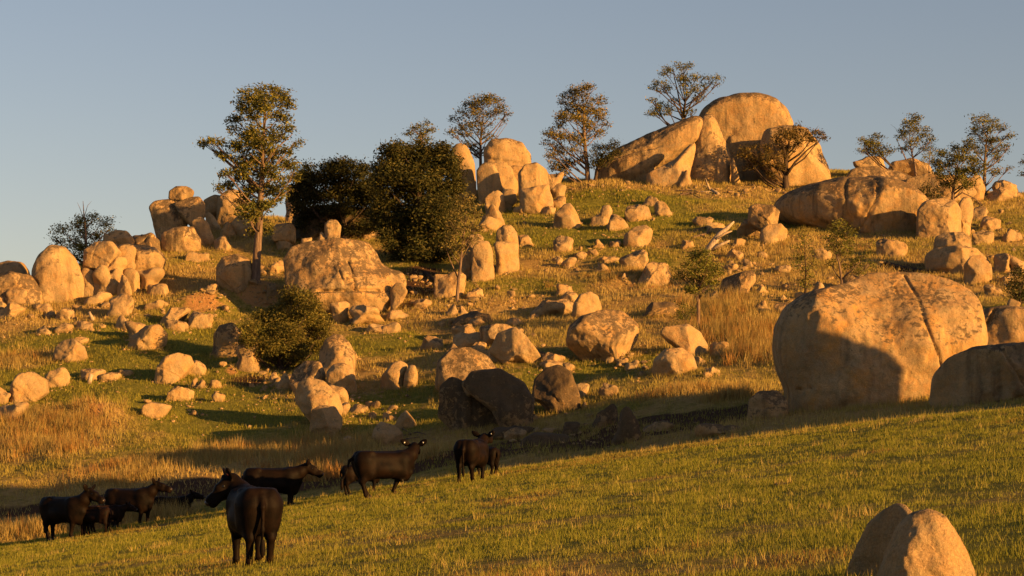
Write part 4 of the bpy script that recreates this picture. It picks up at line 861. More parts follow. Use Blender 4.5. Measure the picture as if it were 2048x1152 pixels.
def tree(kind, label, cat, basepx, trunk, blobs, tints=OLIVE, d=None, r0=0.16, dens=0.9, size=0.34, bark=None, group=None, fork=2, yspread=None, extra=None, twig=True, clump=0.42, droop=0.3):
    """trunk: list of (px, py, radius factor); branches run from it to every crown clump"""
    bx, by = basepx; dd = d if d else hit(bx, by, 84) + 0.4
    X = (bx - 1024) / F * dd; z = land(X, dd); base = Vector((X, dd, z)); m = F / dd
    seed = int(bx * 7 + by); r = random.Random(seed)
    root = thing(kind, label, cat, base, group)
    def pm(px, py, oy=0.0): return Vector(((px - 1024) / m - X, oy, (HOR - py) / m - z))
    A = Acc(); bark = bark or BARK
    T = [Vector((0, 0, -0.4)), Vector((0, 0, 0.05))] + [pm(px, py) for px, py, _ in trunk]
    rad = [r0 * 1.7, r0 * 1.15] + [r0 * f for _, _, f in trunk]
    A.tube(T, rad, 8)
    xs = [b[0] for b in blobs]; half = (max(xs) - min(xs)) / 2 / m
    ysp = yspread if yspread is not None else 0.55 * half
    bl = []
    for b in blobs:
        oy = b[4] if len(b) > 4 else r.uniform(-1, 1) * ysp
        bl.append((b[0], b[1], b[2], b[3], oy))
        tip = pm(b[0], b[1], oy)
        # nearest sensible fork point on the trunk, lower than the clump
        best = None
        for i in range(1, len(T)):
            for f in (0.0, 0.33, 0.66, 1.0):
                p = T[i - 1].lerp(T[i], f); rr = rad[i - 1] + (rad[i] - rad[i - 1]) * f
                hd = (Vector((tip.x, tip.y)) - Vector((p.x, p.y))).length
                want = tip.z - hd * 0.75 - 0.4
                c = abs(p.z - want) + 0.25 * (tip - p).length
                if p.z < tip.z - 0.1 and (best is None or c < best[0]): best = (c, p, rr)
        if best is None: best = (0, T[1], rad[1])
        p, rr = best[1], best[2]; L = (tip - p).length
        br = min(rr * 0.7, 0.03 + 0.014 * L)
        mid = p.lerp(tip, 0.5) + Vector((r.uniform(-.06, .06) * L, r.uniform(-.06, .06) * L, -0.07 * L))
        A.tube([p, mid, tip], [br, br * 0.66, br * 0.3], 5)
        if twig:
            for k in range(4):
                e = tip + Vector((r.uniform(-1, 1) * b[2] / m, r.uniform(-.7, .7) * b[2] / m, r.uniform(-.5, .9) * b[3] / m))
                A.tube([mid.lerp(tip, 0.6), e], [br * 0.42, br * 0.12], 4)
    if extra:
        for pts, f in extra:
            Pp = [pm(px, py, r.uniform(-.3, .3)) for px, py in pts]
            A.tube(Pp, [r0 * f * (1 - 0.75 * i / max(1, len(Pp) - 1)) for i in range(len(Pp))], 5)
    put("trunk", A.mesh("trunk", bark), root)
    if dens > 0: leaf_cloud("crown", bl, dd, seed, dens, size, tints, root, Vector((X, 0, z)), ysp, clump, droop)
    return root
tree("gum_tree", "tallest tree, a slender open gum rising from the lower outcrops", "tree", (511, 569),
     [(513, 520, .95), (517, 470, .85), (521, 400, .7), (525, 330, .52), (528, 260, .34), (530, 200, .16)],
     [(530, 180, 22, 13), (505, 192, 22, 16), (556, 190, 22, 14), (492, 212, 13, 14), (535, 212, 30, 18), (570, 206, 14, 14), (512, 232, 30, 14), (555, 236, 22, 12),
      (478, 246, 16, 10), (468, 262, 10, 7), (497, 262, 20, 12), (576, 262, 16, 8), (585, 276, 10, 8), (560, 280, 14, 7),
      (412, 288, 12, 10), (432, 290, 14, 9), (448, 304, 12, 9), (462, 316, 14, 8), (490, 296, 22, 14), (530, 296, 26, 12), (475, 326, 18, 10), (500, 318, 16, 10), (550, 320, 22, 10),
      (575, 325, 16, 9), (585, 340, 10, 12), (558, 350, 14, 8), (468, 352, 18, 11), (447, 365, 16, 10), (434, 376, 9, 8), (495, 378, 20, 12), (540, 378, 20, 14), (555, 392, 16, 12), (510, 400, 22, 12), (575, 372, 10, 8),
      (510, 262, 20, 14), (540, 258, 20, 14), (520, 282, 24, 14), (545, 300, 20, 14), (505, 312, 22, 13), (520, 340, 26, 14), (545, 345, 20, 13), (490, 342, 16, 12), (520, 372, 22, 13), (470, 292, 13, 10), (570, 300, 13, 9), (480, 395, 16, 11), (458, 350, 12, 9), (500, 430, 24, 16), (525, 425, 22, 16), (545, 412, 12, 10), (515, 455, 20, 14)],
     OLIVE, r0=.30, dens=.62, size=.38, yspread=1.9, extra=[([(517, 470), (500, 440), (470, 410)], .35), ([(519, 430), (545, 400), (580, 380)], .3), ([(521, 390), (480, 345), (430, 300)], .38), ([(524, 340), (550, 300), (585, 268)], .3)])
tree("small_tree", "small fine leaved tree on the skyline above the dappled boulder", "tree", (171, 515), [(172, 490, .8), (171, 460, .6), (168, 430, .35), (166, 402, .12)],
     [(165, 436, 22, 13), (150, 446, 12, 9), (205, 445, 18, 10), (190, 434, 10, 6), (216, 458, 9, 9), (128, 462, 18, 10), (160, 464, 24, 12), (190, 466, 16, 11), (112, 476, 10, 8), (135, 486, 22, 12), (165, 490, 20, 10), (195, 486, 12, 8), (125, 506, 18, 14), (145, 512, 20, 12), (165, 500, 12, 8)],
     OLIVE, r0=.13, dens=.7, size=.3, d=160, extra=[([(168, 440), (160, 415), (155, 405)], .2), ([(168, 430), (176, 412), (184, 403)], .2)])
tree("evergreen_tree", "low spreading dark evergreen over the shaded crag", "tree", (690, 470), [(688, 440, .9), (682, 405, .7), (676, 370, .4)],
     [(630, 352, 26, 19), (660, 342, 29, 17), (690, 342, 29, 18), (718, 348, 26, 19), (736, 368, 19, 22), (612, 366, 22, 19), (600, 388, 19, 19), (640, 378, 36, 24), (680, 372, 38, 26), (715, 382, 29, 24), (612, 404, 24, 17), (650, 408, 31, 17), (700, 408, 34, 19), (735, 402, 22, 17), (592, 404, 14, 14), (742, 428, 17, 17), (680, 424, 24, 12), (752, 392, 19, 22), (756, 356, 14, 17), (640, 430, 29, 14), (720, 438, 26, 14), (600, 428, 17, 14), (610, 450, 19, 12), (660, 452, 22, 11), (710, 456, 24, 12), (745, 450, 17, 14)],
     [(0.018, 0.023, 0.008), (0.04, 0.043, 0.012), (0.095, 0.08, 0.021)], d=165.5, r0=.28, dens=1.25, size=.36, bark=DARKBARK)
tree("bare_shrub", "leafless grey twigs poking above the low dark evergreen", "shrub", (683, 440), [(683, 400, .8), (682, 360, .6), (681, 340, .4)], [(668, 324, 6, 5), (680, 318, 8, 5), (692, 322, 8, 5), (700, 330, 6, 5), (660, 332, 6, 4), (674, 315, 6, 4), (688, 314, 6, 4)], d=175, r0=.07, dens=0, bark=BARK)
tree("evergreen_tree", "biggest tree, a dense dark evergreen reaching down the slope", "tree", (842, 548), [(842, 500, .9), (840, 450, .8), (838, 400, .6), (836, 340, .4)],
     [(835, 296, 34, 18), (800, 302, 28, 18), (868, 296, 28, 18), (892, 306, 23, 18), (778, 320, 23, 18), (815, 326, 34, 21), (855, 326, 37, 21), (895, 330, 28, 18), (765, 344, 21, 21), (795, 352, 32, 21), (835, 356, 39, 23), (878, 356, 34, 21), (908, 336, 16, 14), (768, 372, 23, 21), (805, 386, 34, 23), (850, 392, 39, 25), (885, 384, 25, 23), (768, 404, 21, 18), (785, 424, 30, 23), (825, 428, 37, 25), (870, 426, 34, 25),
      (772, 452, 21, 18), (800, 464, 32, 23), (845, 466, 39, 25), (882, 458, 28, 21), (775, 484, 18, 16), (805, 500, 30, 21), (845, 505, 39, 21), (880, 492, 25, 18), (825, 526, 30, 14), (858, 530, 25, 14), (905, 372, 21, 21), (900, 410, 21, 21), (905, 450, 18, 18), (760, 430, 18, 18), (895, 510, 16, 14), (790, 520, 18, 12)],
     [(0.026, 0.032, 0.010), (0.058, 0.06, 0.015), (0.13, 0.105, 0.027)], d=157.5, r0=.36, dens=1.15, size=.38, bark=DARKBARK)
tree("gum_tree", "thin topped gum showing only its crown over the big evergreen", "tree", (842, 425), [(842, 330, .9), (842, 290, .7), (841, 262, .4)], [(826, 252, 12, 7), (842, 246, 14, 7), (858, 254, 12, 7), (834, 264, 18, 8), (852, 268, 16, 7), (818, 266, 8, 6), (842, 278, 16, 7)], OLIVE, d=181, r0=.12, dens=.65, size=.3, yspread=.6)
tree("shrub_tree", "sparse grey barked shrub tree at the edge of the big evergreen", "tree", (914, 606), [(916, 570, .9), (921, 530, .75), (925, 490, .6), (930, 450, .35), (932, 420, .15)],
     [(925, 402, 16, 10), (942, 410, 16, 10), (910, 420, 14, 10), (934, 430, 18, 12), (955, 430, 10, 10), (900, 442, 12, 10), (922, 456, 20, 12), (948, 456, 14, 12), (905, 472, 14, 10), (935, 480, 16, 10), (915, 500, 14, 10), (895, 492, 10, 8)],
     [(0.095, 0.090, 0.027), (0.190, 0.153, 0.045), (0.323, 0.234, 0.075)], r0=.11, dens=.5, size=.3, extra=[([(918, 560), (900, 520), (890, 490)], .5), ([(922, 520), (938, 490), (950, 460)], .5)])
tree("gum_tree", "rounded gum with bare lower twigs above the column cluster", "tree", (962, 345), [(961, 318, .9), (961, 290, .75), (963, 262, .5), (966, 230, .25)],
     [(965, 196, 22, 9), (985, 200, 16, 9), (945, 202, 16, 9), (1004, 208, 9, 9), (940, 216, 18, 9), (970, 214, 26, 10), (1000, 222, 12, 8), (930, 228, 14, 8), (960, 232, 24, 9), (985, 228, 14, 8), (1014, 230, 8, 6), (912, 238, 12, 7), (940, 250, 24, 9), (970, 250, 16, 8), (918, 256, 12, 8), (908, 270, 10, 8), (955, 268, 18, 8), (930, 268, 10, 6), (976, 280, 12, 6), (938, 288, 14, 9), (950, 300, 16, 9), (1005, 240, 8, 5)],
     [(0.067, 0.072, 0.018), (0.142, 0.117, 0.027), (0.266, 0.180, 0.045)], d=186, r0=.14, dens=.72, size=.32, yspread=1.4, extra=[([(961, 310), (985, 285), (1005, 250)], .35), ([(962, 300), (992, 278), (1015, 246)], .3), ([(960, 310), (930, 290), (915, 272)], .3)])
tree("gum_tree", "straight trunked gum standing on the skyline beside the whaleback slab", "tree", (1176, 360), [(1174, 330, .9), (1170, 295, .75), (1168, 260, .6), (1167, 220, .35), (1165, 190, .15)],
     [(1158, 182, 20, 10), (1180, 184, 16, 10), (1140, 192, 14, 9), (1200, 196, 12, 10), (1165, 202, 26, 12), (1128, 206, 12, 9), (1192, 212, 18, 11), (1145, 218, 22, 11), (1175, 226, 26, 12), (1130, 232, 18, 9), (1205, 232, 12, 9), (1150, 244, 24, 11), (1185, 248, 22, 10), (1125, 250, 14, 8), (1212, 244, 8, 6), (1160, 264, 28, 10), (1195, 264, 14, 7), (1098, 262, 9, 8), (1108, 276, 14, 10), (1130, 276, 18, 9), (1155, 284, 20, 9), (1098, 288, 8, 7), (1118, 296, 16, 10), (1140, 304, 16, 9), (1104, 312, 12, 10), (1122, 322, 18, 10), (1145, 324, 14, 9), (1105, 330, 12, 9), (1128, 338, 16, 8), (1160, 312, 10, 7)],
     WARM, d=185, r0=.2, dens=.82, size=.33, yspread=1.3)
tree("shrub", "low bushy shrub at the upper end of the whaleback slab", "shrub", (1190, 358), [(1196, 335, .8), (1204, 312, .5)], [(1200, 292, 14, 9), (1220, 290, 14, 8), (1232, 298, 9, 7), (1208, 304, 20, 10), (1190, 308, 12, 9), (1228, 306, 10, 7), (1196, 324, 18, 10), (1214, 320, 14, 9), (1182, 326, 10, 9)], DARK, d=184.5, r0=.12, dens=.85, size=.3, bark=DARKBARK)
tree("gum_tree", "umbrella shaped tree growing out of the top of the dome rocks", "tree", (1366, 246), [(1367, 225, .8), (1370, 205, .5)],
     [(1345, 134, 18, 6), (1365, 136, 14, 7), (1330, 146, 14, 6), (1360, 150, 16, 7), (1376, 160, 10, 6), (1318, 170, 14, 7), (1336, 176, 14, 7), (1310, 178, 10, 5), (1392, 156, 14, 6), (1408, 156, 10, 5), (1362, 166, 12, 6), (1428, 160, 12, 6), (1438, 164, 6, 4), (1415, 170, 12, 5), (1372, 184, 14, 7), (1388, 176, 10, 6), (1398, 194, 12, 7), (1408, 184, 8, 5), (1330, 208, 14, 7), (1314, 220, 16, 9), (1306, 230, 10, 7), (1336, 220, 12, 7), (1304, 200, 8, 5), (1352, 196, 10, 5), (1384, 226, 10, 5)],
     OLIVE, d=188.3, r0=.13, dens=.95, size=.3, yspread=1.0, bark=DARKBARK, extra=[([(1366, 240), (1345, 200), (1322, 175)], .6), ([(1366, 240), (1355, 180), (1345, 140)], .65), ([(1368, 240), (1385, 200), (1425, 165)], .6), ([(1366, 242), (1340, 230), (1312, 226)], .55), ([(1368, 236), (1372, 190), (1370, 150)], .55)])
tree("windswept_tree", "dark trunked windswept tree in front of the dome's rounded boulder", "tree", (1572, 382), [(1571, 360, .95), (1571, 335, .8), (1574, 310, .5), (1578, 285, .3)],
     [(1568, 264, 16, 8), (1590, 264, 16, 8), (1612, 268, 10, 7), (1575, 276, 22, 9), (1600, 280, 18, 8), (1560, 284, 14, 8), (1630, 270, 14, 7), (1640, 278, 8, 7), (1620, 284, 14, 7), (1580, 292, 20, 7), (1498, 300, 14, 8), (1486, 312, 11, 10), (1510, 314, 16, 10), (1535, 300, 14, 8), (1540, 318, 18, 10), (1500, 328, 14, 8), (1522, 334, 18, 8), (1550, 336, 14, 9), (1565, 310, 10, 8), (1545, 350, 14, 6)],
     [(0.057, 0.050, 0.015), (0.123, 0.086, 0.021), (0.228, 0.144, 0.038)], r0=.26, dens=.85, size=.32, bark=DARKBARK, yspread=1.0, extra=[([(1573, 350), (1590, 325), (1615, 300), (1640, 280)], .5), ([(1570, 345), (1545, 330), (1510, 322)], .5), ([(1571, 335), (1568, 300), (1560, 270)], .5), ([(1600, 270), (1600, 250), (1596, 238)], .14), ([(1625, 268), (1632, 258), (1638, 250)], .12)])
tree("shrub_tree", "low crowned tree at the near end of the hilltop grove", "tree", (1790, 352), [(1785, 335, .8), (1770, 318, .6), (1756, 300, .35)], [(1745, 276, 16, 8), (1760, 270, 10, 6), (1728, 284, 12, 8), (1755, 288, 20, 9), (1735, 298, 16, 8), (1722, 300, 8, 6), (1765, 300, 14, 9), (1748, 308, 16, 6), (1780, 300, 10, 7)], OLIVE, d=184, r0=.12, dens=.85, size=.3, bark=DARKBARK)
tree("gum_tree", "tallest tree of the hilltop grove with a leaning pale trunk", "tree", (1834, 356), [(1830, 330, .85), (1824, 308, .6), (1820, 285, .35)], [(1822, 236, 16, 7), (1836, 240, 10, 7), (1812, 248, 12, 7), (1830, 254, 20, 8), (1850, 262, 10, 6), (1800, 262, 9, 8), (1822, 266, 18, 8), (1842, 274, 16, 7), (1806, 276, 10, 7), (1858, 282, 8, 7), (1828, 284, 16, 8), (1845, 292, 14, 8), (1815, 296, 12, 7)], OLIVE, d=184.5, r0=.11, dens=.78, size=.3, yspread=.8, extra=[([(1812, 320), (1800, 292), (1790, 268)], .5), ([(1818, 280), (1800, 262), (1782, 248)], .2)])
tree("sapling", "wispy pale sapling at the far end of the hilltop grove", "tree", (1858, 362), [(1858, 330, .8), (1860, 305, .5), (1862, 285, .2)], [(1864, 280, 6, 8), (1870, 296, 7, 7), (1856, 300, 6, 6), (1866, 312, 8, 7), (1848, 312, 8, 6), (1845, 322, 8, 5)], FRESH, d=184, r0=.05, dens=.6, size=.26, yspread=.4)
tree("bushy_tree", "broad bushy tree leaning over the horizontal rounded boulder", "tree", (1905, 408), [(1906, 390, .9), (1908, 368, .7), (1914, 340, .4)], [(1930, 284, 12, 8), (1918, 296, 14, 9), (1940, 300, 10, 8), (1890, 310, 14, 9), (1905, 316, 18, 10), (1930, 318, 18, 10), (1950, 322, 10, 9), (1876, 322, 12, 9), (1895, 334, 20, 10), (1925, 338, 22, 10), (1948, 342, 14, 9), (1872, 338, 10, 8), (1885, 350, 16, 9), (1910, 356, 22, 10), (1940, 360, 16, 9), (1960, 334, 8, 8), (1900, 372, 14, 8), (1925, 374, 14, 7)], OLIVE, d=172.8, r0=.14, dens=.9, size=.32, extra=[([(1904, 400), (1925, 385), (1950, 398), (1962, 410)], .5)])
tree("shrub", "small dark leaved shrub in front of the horizontal rounded boulder", "shrub", (1853, 412), [(1854, 398, .8), (1856, 386, .5)], [(1840, 378, 10, 7), (1856, 372, 12, 8), (1872, 380, 10, 7), (1848, 390, 14, 8), (1868, 392, 12, 8), (1832, 390, 8, 6), (1882, 392, 6, 6)], DARK, d=172.5, r0=.07, dens=.85, size=.26, bark=DARKBARK)
tree("gum_tree", "tall edge tree with rusty leaf patches on the skyline", "tree", (1968, 378), [(1969, 350, .9), (1970, 325, .75), (1972, 295, .5), (1975, 262, .25)],
     [(1948, 238, 9, 8), (1975, 236, 12, 8), (1988, 246, 12, 8), (1962, 250, 14, 8), (1945, 256, 9, 8), (2004, 258, 10, 8), (1980, 262, 18, 9), (1955, 270, 14, 9), (2010, 274, 10, 8), (1992, 276, 16, 8), (1968, 282, 18, 9), (1945, 286, 10, 8), (2020, 292, 8, 6), (2004, 296, 14, 8), (1980, 300, 18, 9), (1955, 304, 14, 9), (1998, 312, 14, 7), (2000, 338, 12, 7), (1988, 346, 8, 5), (1950, 322, 10, 7), (1942, 340, 8, 6), (2012, 340, 7, 5)],
     OLIVE, d=183, r0=.15, dens=.75, size=.31, yspread=1.1, extra=[([(1970, 345), (1985, 338), (2005, 336)], .35)])
tree("gum_tree", "tree at the picture edge with only a branch tip in view", "tree", (2075, 396), [(2072, 360, .9), (2068, 330, .6)], [(2046, 322, 6, 5), (2052, 330, 8, 6), (2046, 346, 6, 4), (2070, 310, 14, 14), (2085, 325, 14, 14)], OLIVE, d=180, r0=.12, dens=.8, size=.3, yspread=.5)
tree("round_bush", "round bush like tree nearest on the slope, above the tumbled boulders", "bush", (560, 742), [(562, 715, .9), (566, 680, .7), (572, 640, .4)],
     [(592, 584, 20, 11), (612, 594, 18, 11), (572, 600, 22, 12), (598, 610, 28, 14), (628, 618, 18, 13), (545, 618, 20, 13), (522, 636, 20, 14), (558, 638, 28, 15), (600, 638, 30, 16), (636, 642, 18, 15), (505, 656, 18, 14), (535, 662, 26, 16), (575, 668, 32, 17), (618, 668, 28, 17), (645, 664, 12, 14), (498, 680, 16, 14), (525, 690, 24, 15), (562, 696, 28, 15), (602, 698, 28, 15), (634, 692, 16, 13), (510, 706, 14, 10), (545, 716, 20, 9), (588, 718, 22, 10)],
     [(0.067, 0.068, 0.015), (0.133, 0.119, 0.024), (0.237, 0.176, 0.039)], r0=.2, dens=1.3, size=.26, bark=DARKBARK, clump=.55)
tree("young_gum", "small slender gum with a clear pale trunk above the tilted slab", "tree", (1396, 664), [(1397, 630, .95), (1396, 600, .8), (1398, 570, .55), (1400, 535, .25)],
     [(1400, 506, 16, 7), (1385, 514, 12, 8), (1416, 514, 12, 7), (1372, 526, 10, 8), (1400, 526, 22, 9), (1428, 530, 10, 8), (1380, 540, 16, 9), (1412, 544, 20, 9), (1436, 546, 8, 7), (1366, 552, 10, 8), (1394, 558, 20, 9), (1424, 560, 14, 8), (1378, 572, 14, 8), (1408, 574, 14, 8), (1392, 584, 8, 6), (1360, 540, 6, 6)],
     FRESH, r0=.11, dens=.9, size=.26, yspread=.9)
tree("shrub", "small green shrub at the foot of the slender gum", "shrub", (1372, 652), [(1370, 640, .8), (1366, 628, .5)], [(1366, 612, 10, 8), (1376, 622, 8, 8), (1360, 628, 10, 8), (1370, 638, 10, 7)], FRESH, d=None, r0=.04, dens=.7, size=.22)
tree("sapling", "thin dark stemmed sapling beside the tent shaped boulder", "tree", (1610, 612), [(1611, 580, .9), (1612, 545, .7), (1610, 510, .4), (1609, 480, .2)], [(1606, 468, 10, 8), (1616, 482, 10, 8), (1600, 492, 12, 9), (1620, 502, 10, 9), (1606, 514, 12, 9), (1625, 524, 8, 8), (1598, 528, 10, 8), (1612, 540, 14, 9), (1604, 556, 10, 8), (1622, 556, 8, 8), (1612, 574, 10, 8)], FRESH, r0=.07, dens=.42, size=.24, bark=DARKBARK)
tree("sapling", "twin stemmed sapling with a crooked trunk beside the giant boulder", "tree", (1685, 588), [(1683, 560, .9), (1679, 530, .75), (1672, 505, .55), (1674, 480, .3)], [(1680, 450, 16, 8), (1664, 458, 10, 7), (1696, 462, 14, 8), (1676, 470, 20, 9), (1656, 474, 8, 7), (1704, 480, 10, 8), (1686, 488, 18, 9), (1664, 492, 10, 8), (1700, 500, 12, 8), (1682, 508, 14, 8), (1730, 512, 10, 6), (1716, 522, 14, 8), (1738, 528, 8, 6), (1700, 532, 14, 8), (1720, 540, 12, 7), (1665, 528, 8, 7)], FRESH, r0=.08, dens=.72, size=.25, extra=[([(1688, 582), (1696, 560), (1712, 535)], .7)])
tree("shrub", "scrubby leafless shrub between the sapling and the slope", "shrub", (1735, 560), [(1735, 550, .8), (1736, 540, .5)], [(1728, 538, 8, 6), (1745, 540, 8, 6), (1736, 532, 8, 5)], FRESH, r0=.03, dens=.35, size=.22)
tree("shrub", "dense green shrub at the picture edge above the split reddish boulder", "shrub", (2040, 625), [(2040, 600, .8), (2040, 575, .5)], [(2036, 545, 12, 9), (2052, 552, 12, 10), (2026, 562, 10, 9), (2044, 570, 14, 11), (2022, 582, 9, 9), (2040, 592, 14, 10), (2058, 585, 12, 12), (2030, 604, 12, 9)], DARK, r0=.08, dens=1.0, size=.24, bark=DARKBARK)
tree("shrub", "tiny round shrub at the edge of the blackened slab's foot", "shrub", (1736, 500), [(1736, 494, .8), (1736, 490, .5)], [(1728, 488, 8, 6), (1740, 485, 8, 6), (1748, 494, 7, 5)], FRESH, r0=.03, dens=.8, size=.2)

# ------------------------------------------------------------------ dead wood
def deadwood(name, label, cat, limbs, mat=None, group=None, lift=0.0, dmin=84):
    """limbs: lists of (px, py, radius m[, height above the ground m]); the first point sets the place"""
    mat = mat or DEADWOOD
    px, py = limbs[0][0][:2]; b = gnd(px, py, dmin); root = thing(name, label, cat, b, group); A = Acc()
    for L in limbs:
        P = []; Rr = []
        for i, q in enumerate(L):
            if len(q) > 3: p = at(q[0], q[1], b.y + q[3])
            else: p = gnd(q[0], q[1], dmin); p.z += q[2] * 0.6 + lift
            P.append(p - b); Rr.append(q[2])
        A.tube(P, Rr, 6)
    put("trunk" if cat == "dead tree" else "branch", A.mesh(name, mat), root)
    return root
deadwood("dead_tree", "bleached leaning dead tree pointing up out of the driftwood pile", "dead tree", [[(1410, 514, .30, 0), (1424, 490, .26, 0.1), (1440, 468, .2, 0.2), (1456, 455, .13, 0.3), (1468, 443, .06, 0.3)], [(1418, 502, .16, 0), (1440, 490, .12, -.2), (1460, 481, .05, -.4)], [(1432, 478, .12, 0), (1452, 466, .08, .1), (1464, 462, .04, .1)]])
deadwood("branch_pile", "tangle of dark dead branches at the foot of the leaning dead tree", "branches", [[(1378, 470, .09), (1410, 458, .05)], [(1385, 478, .1), (1424, 466, .05)], [(1390, 462, .08), (1430, 450, .04)], [(1400, 490, .12, 0), (1412, 470, .08, .2), (1420, 456, .04, .2)], [(1396, 474, .1), (1432, 480, .06)], [(1404, 496, .1, 0), (1404, 472, .05, .3)]], BARK)
deadwood("fallen_branch", "bleached forked branch lying below the dome rocks", "branch", [[(1436, 390, .14), (1418, 378, .11), (1398, 370, .07), (1386, 366, .04)], [(1420, 379, .08, 0), (1414, 366, .05, 0), (1411, 356, .03, 0)], [(1430, 386, .08), (1400, 384, .05), (1380, 382, .03)]])
deadwood("fallen_branch", "grey twiggy branch on the grass before the whaleback slab", "branch", [[(1360, 392, .08), (1390, 386, .07), (1430, 392, .04)], [(1380, 388, .05), (1400, 396, .03)], [(1350, 384, .06), (1384, 380, .04)]], BARK)
deadwood("fallen_log", "long weathered log above the giant cracked boulder", "log", [[(1772, 531, .16), (1800, 538, .14), (1840, 544, .12), (1872, 548, .08)], [(1776, 534, .1, 0), (1768, 526, .07, 0), (1762, 530, .04, 0)], [(1800, 544, .1), (1850, 552, .05)]], DARKBARK)
deadwood("fallen_branch", "heap of bleached branches at the base of the wide outcrop", "branch", [[(700, 648, .12), (730, 634, .10), (752, 626, .06)], [(708, 652, .1), (740, 640, .06)], [(716, 642, .1), (728, 630, .06)], [(690, 646, .08), (716, 636, .05)]], DEADWOOD)
deadwood("brushwood", "dark brushwood heap beside the triangular slab", "branches", [[(800, 868, .05), (818, 856, .04), (836, 852, .02)], [(806, 874, .05), (834, 866, .03), (852, 870, .02)], [(790, 860, .04), (806, 846, .02)], [(812, 880, .04), (840, 876, .02)], [(800, 856, .05), (826, 870, .02)]], BARK)
deadwood("wooden_stub", "short pale wooden stub standing in the grass below the flat stones", "stump", [[(178, 768, .16, 0), (180, 758, .14, 0), (183, 748, .13, 0)]])
deadwood("wooden_stub", "pale leaning stub among broken slabs near the knot of boulders", "stump", [[(186, 642, .14, 0), (182, 632, .12, 0), (178, 624, .1, 0)]])
deadwood("fallen_branch", "dark fallen limb stretched beneath the big evergreen", "branch", [[(850, 548, .14), (872, 566, .13), (895, 586, .1), (910, 596, .07)], [(872, 566, .1), (880, 582, .07), (892, 600, .05)], [(858, 556, .08), (890, 560, .05)]], DARKBARK)
deadwood("fallen_branch", "fallen sticks lying under the bushy tree by the barrel boulder", "branch", [[(1940, 398, .1), (1958, 408, .09), (1966, 414, .05)], [(1938, 450, .07), (1960, 452, .06), (1978, 448, .04)], [(1944, 462, .07), (1956, 474, .05), (1962, 484, .03)]], BARK)
deadwood("fallen_branch", "thin dark fallen stems crossing the stony edge slope", "branch", [[(2004, 452, .06), (2024, 448, .05), (2046, 446, .03)], [(1996, 442, .05), (2020, 450, .04), (2040, 462, .03)]], DARKBARK)
deadwood("fallen_branch", "pale fallen sticks beside the pointed edge stone", "branch", [[(1984, 560, .07), (2004, 568, .06), (2022, 574, .03)], [(1990, 554, .05), (2008, 560, .03)]], DEADWOOD)

# ------------------------------------------------------------------ small stones
SMALL = [rock_mesh("stone", outline(st, random.Random(900 + i)) * 100, 100, 0.8, 2.8, 900 + i, 3, 1.2, 9, None, 0.3, 5, False)[0] for i, st in enumerate('rbtsebsr')]
REF = []
for key, (o, dc, D) in ROCKS.items():
    if key.startswith('outside'): continue
    lb = o["label"].split(); k = len(lb)
    if k > 8:
        cut = [i for i, q in enumerate(lb) if i >= 3 and q in ('with', 'beside', 'on', 'in', 'of', 'below', 'behind', 'under', 'at', 'by', 'past', 'standing', 'lying', 'leaning', 'alone', 'above', 'near', 'to', 'between', 'half', 'from', 'through')]
        k = cut[-1] if cut and cut[-1] <= 8 else (cut[0] if cut and cut[0] <= 8 else 8)
    REF.append((o.location.x / dc * F + 1024, HOR - (o.location.z) / dc * F, o.dimensions.x * F / dc, " ".join(lb[:k])))
USED = {}
def stones(group, px, py, sx, sy, n, s0, s1, flat=0.75, seed=0):
    g = random.Random(seed + int(px))
    L = []
    for i in range(n):
        L.append((g.uniform(s0, s1) * (1.25 if i < 9 else 0.75), px + g.gauss(0, 1) * sx, py + g.gauss(0, 1) * sy))
    L.sort(reverse=True)
    for wpx, x, y in L[:9]:
        b = gnd(x, y, 84); w = wpx / 2 * b.y / F
        o = put("stone", SMALL[g.randrange(8)], None, (b.x, b.y, b.z + 0.1 * w)); o.scale = (w, w * g.uniform(.7, 1.1), w * flat * g.uniform(.6, 1.1)); o.rotation_euler.z = g.uniform(0, 6.28)
        dk = g.uniform(0, .45); o.color = (dk, g.uniform(.1, .6), g.uniform(.45, .58), 1)
        rf = min(REF, key=lambda q: math.hypot(q[0] - x, q[1] - y) - q[2] * 0.4)
        dx, dy = x - rf[0], y - rf[1]
        rel = ("downhill of" if dy > 0 else "uphill of") if abs(dy) > abs(dx) * 0.8 else ("to the left of" if dx < 0 else "to the right of")
        sz = "tiny" if wpx < 11 else "small" if wpx < 18 else "fist shaped"
        lab = f"{sz} stone {rel} the {rf[3]}".split()
        for ad in ("", "dark", "pale", "flat", "rounded", "second", "third", "outer", "lone"):
            t = " ".join(([ad] if ad else []) + lab)
            if t not in USED: break
        USED[t] = 1; tag(o, t, "stone", group)
    for wpx, x, y in L[9:]: PEB.append((x, y, wpx))
PEB = []
